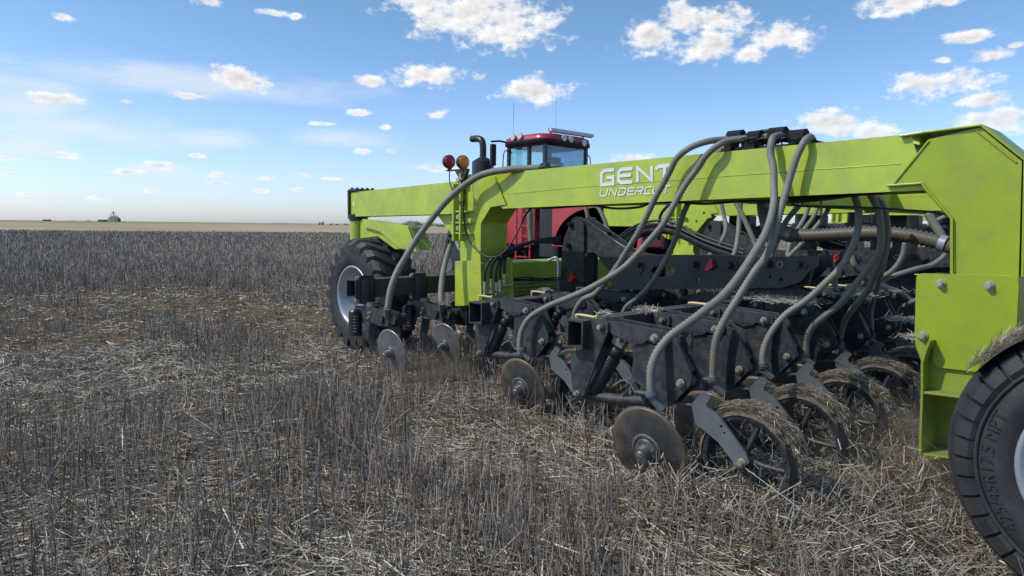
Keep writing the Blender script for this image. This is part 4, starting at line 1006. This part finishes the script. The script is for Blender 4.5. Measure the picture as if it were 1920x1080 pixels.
V, F, A_ = join([litter(230000, 1.2, 9, -.55), litter(150000, 8.5, 34, -.7, 1.15)])
o = mesh_np('straw_litter', V, F, STRAW, A_); tag(o, 'pale broken straw lying thick on the brown soil', 'straw', kind='stuff')
# a few thick old stalks lying about
P0, P1 = [], []
for k in range(260):
    x, y, r = scatter(1, 1.6, 8, -.6); x, y = float(x[0]), float(y[0]); a = random.uniform(0,6.28); l = random.uniform(.12,.38); z = float(ground_h(x,y))+random.uniform(.015,.05)
    P0.append((x,y,z)); P1.append((x+math.cos(a)*l, y+math.sin(a)*l, z+random.uniform(-.01,.10)))
V, F, A_ = prisms(np.array(P0), np.array(P1), np.full(260,.0042), np.full(260,.003), rng.random(260)*.5+.4)
o = mesh_np('thick_straw', V, F, STRAW, A_); tag(o, 'thicker broken stalks scattered on top of the straw', 'straw', kind='stuff')
# straw caught in the mud of the wheels
def caught(c, w, R, a0, a1, th, n, parent, ln=.05):
    a = rng.uniform(a0, a1, n); x = rng.uniform(-.55,.55,n)*w; r = R+th*rng.uniform(.55,1.25,n)
    da = rng.normal(0,.5,n); l = ln*(.3+rng.random(n)**1.5)
    P0 = np.stack([c.x+x, c.y-r*np.sin(a), c.z+r*np.cos(a)],1)
    tg = np.stack([np.sin(da), -np.cos(a)*np.cos(da), -np.sin(a)*np.cos(da)],1); nr_ = np.stack([np.zeros(n), -np.sin(a), np.cos(a)],1)
    P1 = P0 + (tg+nr_*rng.normal(0.05,.28,n)[:,None])*l[:,None]
    V, F, A_ = prisms(P0, P1, np.full(n,.0011), np.full(n,.0008), np.clip(rng.normal(.42,.25,n),0,1))
    po = WORG[parent.name]; o = mesh_np('caught_straw', V-np.array(tuple(po)), F, STRAW, A_); o.parent = parent; return o
c2 = Vector((T0+.135, 1.585, .292))
cs_ = caught(c2, .105, .236, R_(-150), R_(66), .05, 750, unit)
for u in [o for o in children(drill) if o.name.startswith('row_unit') and o != unit]:
    k = cs_.copy(); col.objects.link(k); k.parent = u
caught(WC, .46, .562, R_(-60), R_(30), .03, 1500, w2, .06)
# straw thrown up round the press wheels and discs
n = 4200; cx = rng.uniform(2.7, 6.2, n); cy = np.where(rng.random(n) < .6, rng.normal(1.35,.35,n), rng.normal(2.0,.35,n)); cz = np.abs(rng.normal(0,.17,n))+.03
d = rng.normal(0,1,(n,3)); d /= np.linalg.norm(d,axis=1)[:,None]; ln = .02+.09*rng.random(n)**2
C = np.stack([cx,cy,cz],1); V, F, A_ = prisms(C-d*ln[:,None]/2, C+d*ln[:,None]/2, .0008+.0012*rng.random(n), .0008+.0010*rng.random(n), rng.random(n))
o = mesh_np('flying_chaff', V, F, STRAW, A_); tag(o, 'chaff and straw thrown up around the press wheels', 'chaff', kind='stuff')
# debris riding on the tool bars and link arms
ps = []
for (x, y, s_, sp, k) in ((1455,562,None,.09,500),(1500,566,None,.07,260),(1370,548,None,.05,160),(1600,553,None,.09,220),(1650,545,None,.1,200),(1135,590,None,.02,60),(1210,582,None,.03,90),(1020,545,None,.02,30),(1690,600,None,.05,160),(1722,634,None,.04,140)):
    zz = .93 if y < 600 else .80; p = at(x, y, z=zz); c = np.array(p)[None]+rng.normal(0,1,(k,3))*np.array([[sp*1.2, sp*1.0, .010]])
    c[:,2] = zz+np.abs(c[:,2]-zz); d = rng.normal(0,1,(k,3)); d[:,2] *= .3; d /= np.linalg.norm(d,axis=1)[:,None]; l = .02+.07*rng.random(k)
    ps.append(prisms(c-d*l[:,None]/2, c+d*l[:,None]/2, np.full(k,.0013), np.full(k,.0012), rng.random(k)*.6+.35))
V, F, A_ = join(ps); o = mesh_np('straw_debris', V, F, STRAW, A_); tag(o, 'loose straw caught on top of the black link arms', 'straw', kind='stuff')

# dust raised behind the discs
dm = bpy.data.materials.new('dust'); dm.use_nodes = True; t = dm.node_tree
for n_ in list(t.nodes): t.nodes.remove(n_)
vo = nd(t, 'ShaderNodeVolumePrincipled'); vo.inputs['Color'].default_value = (.62,.47,.32,1); vo.inputs['Anisotropy'].default_value = .2
ob_ = nd(t, 'ShaderNodeOutputMaterial'); t.links.new(vo.outputs[0], ob_.inputs['Volume'])
tcn = nd(t, 'ShaderNodeTexCoord'); ns = nd(t, 'ShaderNodeTexNoise'); ns.inputs['Scale'].default_value = 2.2; ns.inputs['Detail'].default_value = 4; t.links.new(tcn.outputs['Object'], ns.inputs['Vector'])
le = nd(t, 'ShaderNodeVectorMath', operation='LENGTH'); t.links.new(tcn.outputs['Object'], le.inputs[0])
q1 = nd(t, 'ShaderNodeMapRange'); t.links.new(le.outputs['Value'], q1.inputs[0]); q1.inputs[1].default_value = .15; q1.inputs[2].default_value = .95; q1.inputs[3].default_value = 1; q1.inputs[4].default_value = 0
q2 = nd(t, 'ShaderNodeMapRange'); t.links.new(ns.outputs['Fac'], q2.inputs[0]); q2.inputs[1].default_value = .38; q2.inputs[2].default_value = .65
q3 = nd(t, 'ShaderNodeMath', operation='MULTIPLY'); t.links.new(q1.outputs[0], q3.inputs[0]); t.links.new(q2.outputs[0], q3.inputs[1])
q4 = nd(t, 'ShaderNodeMath', operation='MULTIPLY'); t.links.new(q3.outputs[0], q4.inputs[0]); q4.inputs[1].default_value = 2.6; t.links.new(q4.outputs[0], vo.inputs['Density'])
for c_, sc_, lab in (((3.45,4.75,.16),(.5,.6,.24),'brown dust puff behind the leftmost front coulter'),((4.4,1.15,.20),(1.5,.62,.30),'brown dust drifting low behind the press wheels')):
    me = bpy.data.meshes.new('dust'); g = G().lathe((0,0,0), (0,0,1), [(math.sin(a_)*1.0, max(.001, math.cos(a_))) for a_ in [math.pi*(-.5+k_/10) for k_ in range(11)]], n=20)
    o = g.build('dust_cloud', dm); o.location = c_; o.scale = sc_; tag(o, lab, 'dust', kind='stuff')

# ------------------------------------------------------------------ tractor
TR = Vector((12.9, 12.5, 0)); tr = empty('tractor', TR, 'red articulated tracked tractor with glass cab towing the seed drill', 'tractor')
def tp(g, name, m, parent=tr, **k): return g.build(name, m, parent, **k)
c0, c1, s0, s1 = 12.15, 13.65, 11.85, 13.15
g = G()
for x, y in ((c0,s0),(c1,s0),(c0,s1),(c1,s1),(c0,(s0+s1)/2-.1)): g.box((x-.045,y-.045,2.3),(x+.045,y+.045,3.45))
g.box((c0-.04,s0-.04,1.6),(c1+.04,s1+.04,2.32)); cabf = tp(g, 'cab_frame', BLACKC, bevel=.01)
tp(G().box((c0-.01,s0+.045,2.32),(c0+.01,s1-.045,3.45)), 'side_window', GLASS, cabf)
tp(G().box((c1-.01,s0+.045,2.32),(c1+.01,s1-.045,3.45)), 'side_window', GLASS, cabf)
tp(G().box((c0+.045,s0-.01,2.32),(c1-.045,s0+.01,3.45)), 'rear_window', GLASSD, cabf)
tp(G().box((c0+.045,s1-.01,2.32),(c1-.045,s1+.01,3.45)), 'front_window', GLASS, cabf)
tp(G().tube([(12.95,12.95,2.4),(12.95,12.9,2.75)], .04, n=8).tube([(12.75,12.82,2.85),(12.95,12.78,2.95),(13.15,12.82,2.85),(12.95,12.88,2.75),(12.75,12.82,2.85)], .015, n=6), 'steering_wheel', BLACKC, cabf); tp(G().box((13.35,12.5,2.6),(13.5,12.6,3.1)), 'monitor', BLACKC, cabf, bevel=.01)
tp(G().box((12.7,12.3,2.3),(13.2,12.75,2.9)).box((12.72,12.28,2.9),(13.18,12.4,3.2)), 'driver_seat', BLACKC, cabf, bevel=.03)
def rr_(x0,y0,x1,y1,r,n=5):
    P = []
    for cx, cy, a0 in ((x1-r,y1-r,0),(x0+r,y1-r,90),(x0+r,y0+r,180),(x1-r,y0+r,270)):
        for k in range(n+1): a = R_(a0+90*k/n); P.append((cx+r*math.cos(a), cy+r*math.sin(a)))
    return P
def loft(g, rings):
    n = len(rings[0]); vs = [p for r in rings for p in r]
    g.add(vs, [(j*n+i, j*n+(i+1)%n, (j+1)*n+(i+1)%n, (j+1)*n+i) for j in range(len(rings)-1) for i in range(n)], True)
    g.add(rings[0], [tuple(reversed(range(n)))]); g.add(rings[-1], [tuple(range(n))], False); return g
def rings(zs): return [[Vector((x,y,z)) for x,y in rr_(c0-d,s0-d,c1+d,s1+d,.35)] for z, d in zs]
rf = tp(loft(G(), rings(((3.56,.17),(3.64,.16),(3.70,.06),(3.74,-.15),(3.76,-.5)))), 'roof', REDP)
tp(loft(G(), rings(((3.42,.10),(3.46,.18),(3.562,.18)))), 'roof_visor', BLACKC, rf)
for x, y, z in ((c0-.17,s1-.35,3.66),(c0-.17,s1-.60,3.67),(c0+.45,s0-.17,3.60),(c0+.70,s0-.17,3.59),(c1-.30,s0-.17,3.54)):
    p = Vector((x,y,z)); ax = X*-1 if x < c0 else Y*-1; tp(G().cyl(p-ax*-.0, p+ax*.05, .075, .08, n=16), 'work_light', LAMP, rf, org=p)
g = G(); text_geo(g, '4x4', lambda u, v: Vector((12.65+u, s0-.185, 3.585+v)), .14); tp(g, 'roof_lettering', AMBER, rf)
tp(G().box((12.25,s0-.1,3.74),(13.85,s0-.03,3.82)), 'light_bar', LAMP, rf); tp(G().box((12.25,s0-.03,3.73),(13.85,s0+.0,3.83)).box((12.30,s0-.02,3.6),(12.34,s0+.0,3.76)).box((13.5,s0-.02,3.58),(13.54,s0+.0,3.76)), 'light_bar_housing', BLACKC, rf)
tp(G().cyl((12.15,13.0,3.7),(12.15,13.0,4.55),.004,n=6), 'antenna', CABLE, rf); tp(G().cyl((13.2,12.5,3.7),(13.2,12.5,4.75),.003,n=6), 'antenna', CABLE, rf)
g = G().tube([(12.15,13.1,3.52),(11.9,13.2,3.58),(11.65,13.3,3.56)], .025, n=8); tp(g, 'mirror_arm', BLACKC)
tp(G().box((11.6,13.22,2.95),(11.78,13.3,3.5)), 'mirror', BLACKC, bevel=.03)
tp(G().tube([(c0,13.05,3.3),(c0-.22,13.1,3.3),(c0-.24,13.1,2.75),(c0-.05,13.05,2.75)], .015, n=6), 'grab_rail', BLACKC)
tp(G().tube([(c1,11.9,3.2),(c1+.18,11.85,3.2),(c1+.2,11.85,2.2)], .015, n=6), 'grab_rail', BLACKC)
ex = Vector((12.5,14.6,-.17))
g = G().cyl(ex+Z*2.5, ex+Z*3.35, .31, n=28).cyl(ex+Z*3.35, ex+Z*3.47, .31, .13, n=28); tp(g, 'exhaust_can', BLACKC)
g = G().tube([ex+Z*3.4, ex+Z*3.75, ex+Vector((0,.05,3.92)), ex+Vector((0,.2,4.0)), ex+Vector((0,.48,4.02))], .095, n=14); tp(g, 'exhaust_pipe', BLACKC)
P = [Vector((12.2,y,z)) for y, z in ((13.2,1.5),(15.0,1.4),(15.1,2.2),(14.9,2.5),(13.2,2.8))]; tp(G().plate(P, 1.4), 'hood', REDP, bevel=.08, seg=3)
P = [Vector((11.95,y,z)) for y, z in ((12.0,1.0),(13.2,1.0),(13.6,1.9),(13.4,2.35),(12.0,2.35))]; tp(G().plate(P, .3), 'side_panel', REDP, bevel=.03)
g = G()
for y in (12.0,12.5): g.box((11.80,y-.02,.55),(11.84,y+.02,2.45))
for k in range(7): z = .65+.26*k; g.box((11.74,12.02,z),(11.90,12.48,z+.025))
tp(g, 'ladder', REDP)
tp(loft(G(), [[Vector((x,y,z)) for x,y in rr_(11.75,11.0,12.5,11.7,.15)] for z in (.7,1.2,2.2,2.75)]), 'fuel_tank', BLACKC)
g = G(); n = 14; P = []
for k in range(n+1): a = R_(150-130*k/n); P.append(Vector((11.45, 10.25-1.15*math.cos(a)*-1, .95+.95*math.sin(a))))
out_ = [Vector((11.45, 10.25+1.3*math.cos(R_(5+170*k/n)), .95+1.02*math.sin(R_(5+170*k/n)))) for k in range(n+1)]
inn = [Vector((11.45, 9.68+1.14*math.cos(R_(175-170*k/n)), .95+.86*math.sin(R_(175-170*k/n)))) for k in range(n+1)]
tp(G().plate([Vector((11.45,10.88,1.0)),Vector((11.45,10.88,2.45)),Vector((11.45,8.7,2.5)),Vector((11.45,8.4,2.2)),Vector((11.45,8.42,1.0))]+list(reversed(inn)), .8), 'rear_fender', REDP, bevel=.03)
P = [Vector((12.1,y,z)) for y, z in ((8.7,1.3),(10.8,1.3),(10.8,2.2),(10.4,2.35),(9.0,2.3),(8.6,1.9))]; tp(G().plate(P, 1.6), 'rear_body', REDP, bevel=.06)
def track(yc, x0):
    c = [(yc+.95,.30),(yc+.55,1.35),(yc+.25,1.62),(yc-.25,1.62),(yc-.55,1.35),(yc-.95,.30),(yc-.8,.05),(yc+.8,.05)]
    Pp = [Vector((x0,y,z)) for y,z in c]; o = tp(G().plate(Pp, .62), 'crawler_track', RUB, bevel=.12, seg=4, org=(x0,yc,.8))
    g = G()
    for i in range(len(Pp)):
        a, b = Pp[i], Pp[(i+1)%len(Pp)]; m_ = max(1,int((b-a).length/.16)); d = (b-a).normalized(); nn = Vector((0,-d.z,d.y))
        if nn.dot((a+b)/2-Vector((x0,yc,.8))) < 0: nn = -nn
        for k in range(m_):
            p = a.lerp(b,(k+.5)/m_); g.hexa([p-d*.045-nn*.05, p+d*.045-nn*.05, p+d*.045-nn*.05+X*.62, p-d*.045-nn*.05+X*.62, p-d*.035+nn*.05, p+d*.035+nn*.05, p+d*.035+nn*.05+X*.62, p-d*.035+nn*.05+X*.62])
    g.build('track_lug', RUB, o)
    g = G().cyl((x0-.03,yc,1.1),(x0+.1,yc,1.1),.40,n=28)
    for k in range(16): a = 2*math.pi*k/16; g.cyl((x0-.05,yc+.33*math.cos(a),1.1+.33*math.sin(a)),(x0-.02,yc+.33*math.cos(a),1.1+.33*math.sin(a)),.03,n=8)
    g.build('drive_wheel', SILVER, o)
    for dy in (-.72,0,.72): G().cyl((x0-.02,yc+dy,.33),(x0+.1,yc+dy,.33),.22,n=20).build('idler_wheel', GREYP, o)
for yc in (9.68, 14.15): track(yc, 11.5); track(yc, 13.7)
tp(G().box((12.7,8.0,.55),(13.1,14.5,.95)), 'drawbar', BLACKC)

# ------------------------------------------------------------------ the far horizon
def far(px, D):
    r = ray(px, 416); k = D/math.hypot(r.x, r.y); return Vector((r.x*k, r.y*k, 0)), Vector((R0.x, R0.y, 0)), Vector((F0.x, F0.y, 0))
grp = 'galvanised grain bins on the horizon'
for i, (px, r_, h_, lab) in enumerate(((206,3.6,7,'small galvanised grain bin at the left end of the bin cluster'),(210,4.2,9.5,'tall grey grain bin left of the elevator leg'),(214,4.2,10,'tall grey grain bin under the elevator leg'),(218.5,4.2,9,'tall grey grain bin right of the elevator leg'),(222.5,3.6,6.2,'lower grain bin with rusty red wall at the right end'))):
    c, rx, fx = far(px, 1500); o = empty('grain_bin', c, lab, 'grain bin', grp)
    G().cyl(c-Z*6, c+Z*h_, r_, n=20).build('bin_wall', BIN if i < 4 else BARNR, o); G().cyl(c+Z*h_, c+Z*(h_+2), r_*1.05, .5, n=20).build('bin_roof', BIN, o)
c, rx, fx = far(213, 1490); o = empty('grain_elevator', c, 'steel elevator leg with spouts fanning down to the grain bins', 'grain elevator')
G().box(c-rx*.8-fx*.8, c+rx*.8+fx*.8+Z*19).build('leg_tower', BIN, o) if False else G().cyl(c, c+Z*19, .9, n=4, sm=False).build('leg_tower', BIN, o)
G().cyl(c+Z*18, c+Z*21, 1.5, .3, n=6, sm=False).build('leg_head', BIN, o)
for dx in (-9,-4.5,4.5,10): G().cyl(c+Z*19, c+rx*dx+Z*9.5, .35, n=6).build('spout', BIN, o)
def shed(px, D, w, h, dp, m, lab, name='farm_shed', cat='shed', roofm=None):
    c, rx, fx = far(px, D); o = empty(name, c, lab, cat)
    a, b = c-rx*w/2, c+rx*w/2; g = G().hexa([a-Z*8, b-Z*8, b+fx*dp-Z*8, a+fx*dp-Z*8, a+Z*h, b+Z*h, b+fx*dp+Z*h, a+fx*dp+Z*h]); g.build('wall', m, o)
    e = .4; A_, B_ = a-rx*e-fx*e+Z*h, b+rx*e-fx*e+Z*h; C_, D_ = b+rx*e+fx*(dp+e)+Z*h, a-rx*e+fx*(dp+e)+Z*h; E_, H_ = a-rx*e+fx*dp/2+Z*(h*1.45), b+rx*e+fx*dp/2+Z*(h*1.45)
    G().add([A_,B_,C_,D_,E_,H_], [(0,1,5,4),(2,3,4,5),(0,4,3),(1,2,5),(0,3,2,1)]).build('roof', roofm or m, o)
shed(188.5, 1500, 11, 2.6, 9, DKGR, 'low dark grey shed left of the red barn')
shed(198.5, 1500, 8, 2.8, 8, BARNR, 'small red barn beside the grain bins', 'barn', 'barn')
shed(85, 1700, 12, 2.2, 10, DKGR, 'lone dark shed with a pitched roof at the far left')
def bush(px, D, w, h, m, lab, group, n=900, name='bush'):
    c, rx, fx = far(px, D); o = empty(name, c, lab, 'bush', group); V, Fq, At = [], [], []
    lobes = [(random.uniform(-.38,.38)*w, random.uniform(-.3,.3)*w, random.uniform(.35,.7)*h, random.uniform(.2,.34)*w) for _ in range(6)]
    cs = []
    for k in range(n):
        lx, ly, lz, lr = random.choice(lobes); v = Vector((random.gauss(0,1),random.gauss(0,1),random.gauss(0,1))).normalized()*lr*random.random()**.4
        z = max(.05, lz+v.z*h/w*1.2); cs.append(c+rx*(lx+v.x)+fx*(ly+v.y)+Z*z)
    cs = np.array([tuple(q) for q in cs]); d = rng.normal(0,1,cs.shape); d[:,2] = np.abs(d[:,2])+.6; d /= np.linalg.norm(d,axis=1)[:,None]; l = rng.uniform(.1,.4,(len(cs),1))*h*.35
    V, Fq, At = prisms(cs-d*l/2, cs+d*l/2, np.full(len(cs), .035*D/300), np.full(len(cs), .015*D/300), rng.random(len(cs)))
    f = mesh_np('twigs', V-np.array([tuple(c)]), Fq, TWIG, At); f.parent = o
    g = G()
    for k in range(5): b0 = c+rx*random.uniform(-.2,.2)*w; g.tube([b0-Z*.2, b0+rx*random.uniform(-.1,.1)*w+Z*h*.35, b0+rx*random.uniform(-.3,.3)*w+Z*h*.7], .05, n=5)
    g.build('stem', DKGR, o)
bl = ['sparse bare bush at the left end of the row behind the drill','rounded pale bush seen under the caster beam','tallest bare bush of the row behind the drill','leafy grey bush right of the tallest one','small bush just left of the drill post','low bush mostly behind the hose']
for (px, w, h), lab in zip(((744,4,1.6),(758,6,2.6),(773,8,3.7),(790,7,3.3),(806,6,2.6),(824,5,2.2)), bl): bush(px, 340, w, h, TWIG, lab, 'bushes behind the drill')
tl = ['dark low clump right of the lone shed','thin far clump between shed and barn','dark far clump right of the grain bins','low far bush patch in the middle of the horizon']
for (px, w, h), lab in zip(((133,26,1.8),(166,10,2.2),(232,9,1.6),(520,40,2.2)), tl): bush(px, 1500, w, h, TWIG, lab, 'clumps on the horizon', 300)
def farmach(px, D, s, m, lab):
    c, rx, fx = far(px, D); o = empty('far_machine', c, lab, 'farm machine', 'machines parked far off')
    hx = lambda x0,x1,z0,z1,dp=2.4: [c+rx*x0+Z*z0, c+rx*x1+Z*z0, c+rx*x1+fx*dp+Z*z0, c+rx*x0+fx*dp+Z*z0, c+rx*x0+Z*z1, c+rx*x1+Z*z1, c+rx*x1+fx*dp+Z*z1, c+rx*x0+fx*dp+Z*z1]
    G().hexa(hx(-3*s,2.2*s,.9*s,2.6*s)).build('body', m, o, bevel=.15); G().hexa(hx(1.2*s,2.6*s,2.6*s,3.6*s)).build('cab', DKGR, o); G().hexa(hx(-2.6*s,-1.2*s,2.6*s,3.1*s)).build('engine_cover', DKGR, o)
    for x, r_ in ((-2*s,.75*s),(1.6*s,1.0*s)): G().cyl(c+rx*x+Z*r_-fx*.3, c+rx*x+Z*r_+fx*.4, r_, n=18).build('wheel', DKGR, o)
farmach(602, 620, .8, YELM, 'yellow farm machine left of the other far machines')
farmach(620.5, 700, .42, DKGR, 'small dark machine right of the yellow one')
farmach(631, 700, .35, DKGR, 'smallest dark machine in the middle of the row')
farmach(648, 640, .5, YELM, 'machine partly hidden beside the drill caster post')
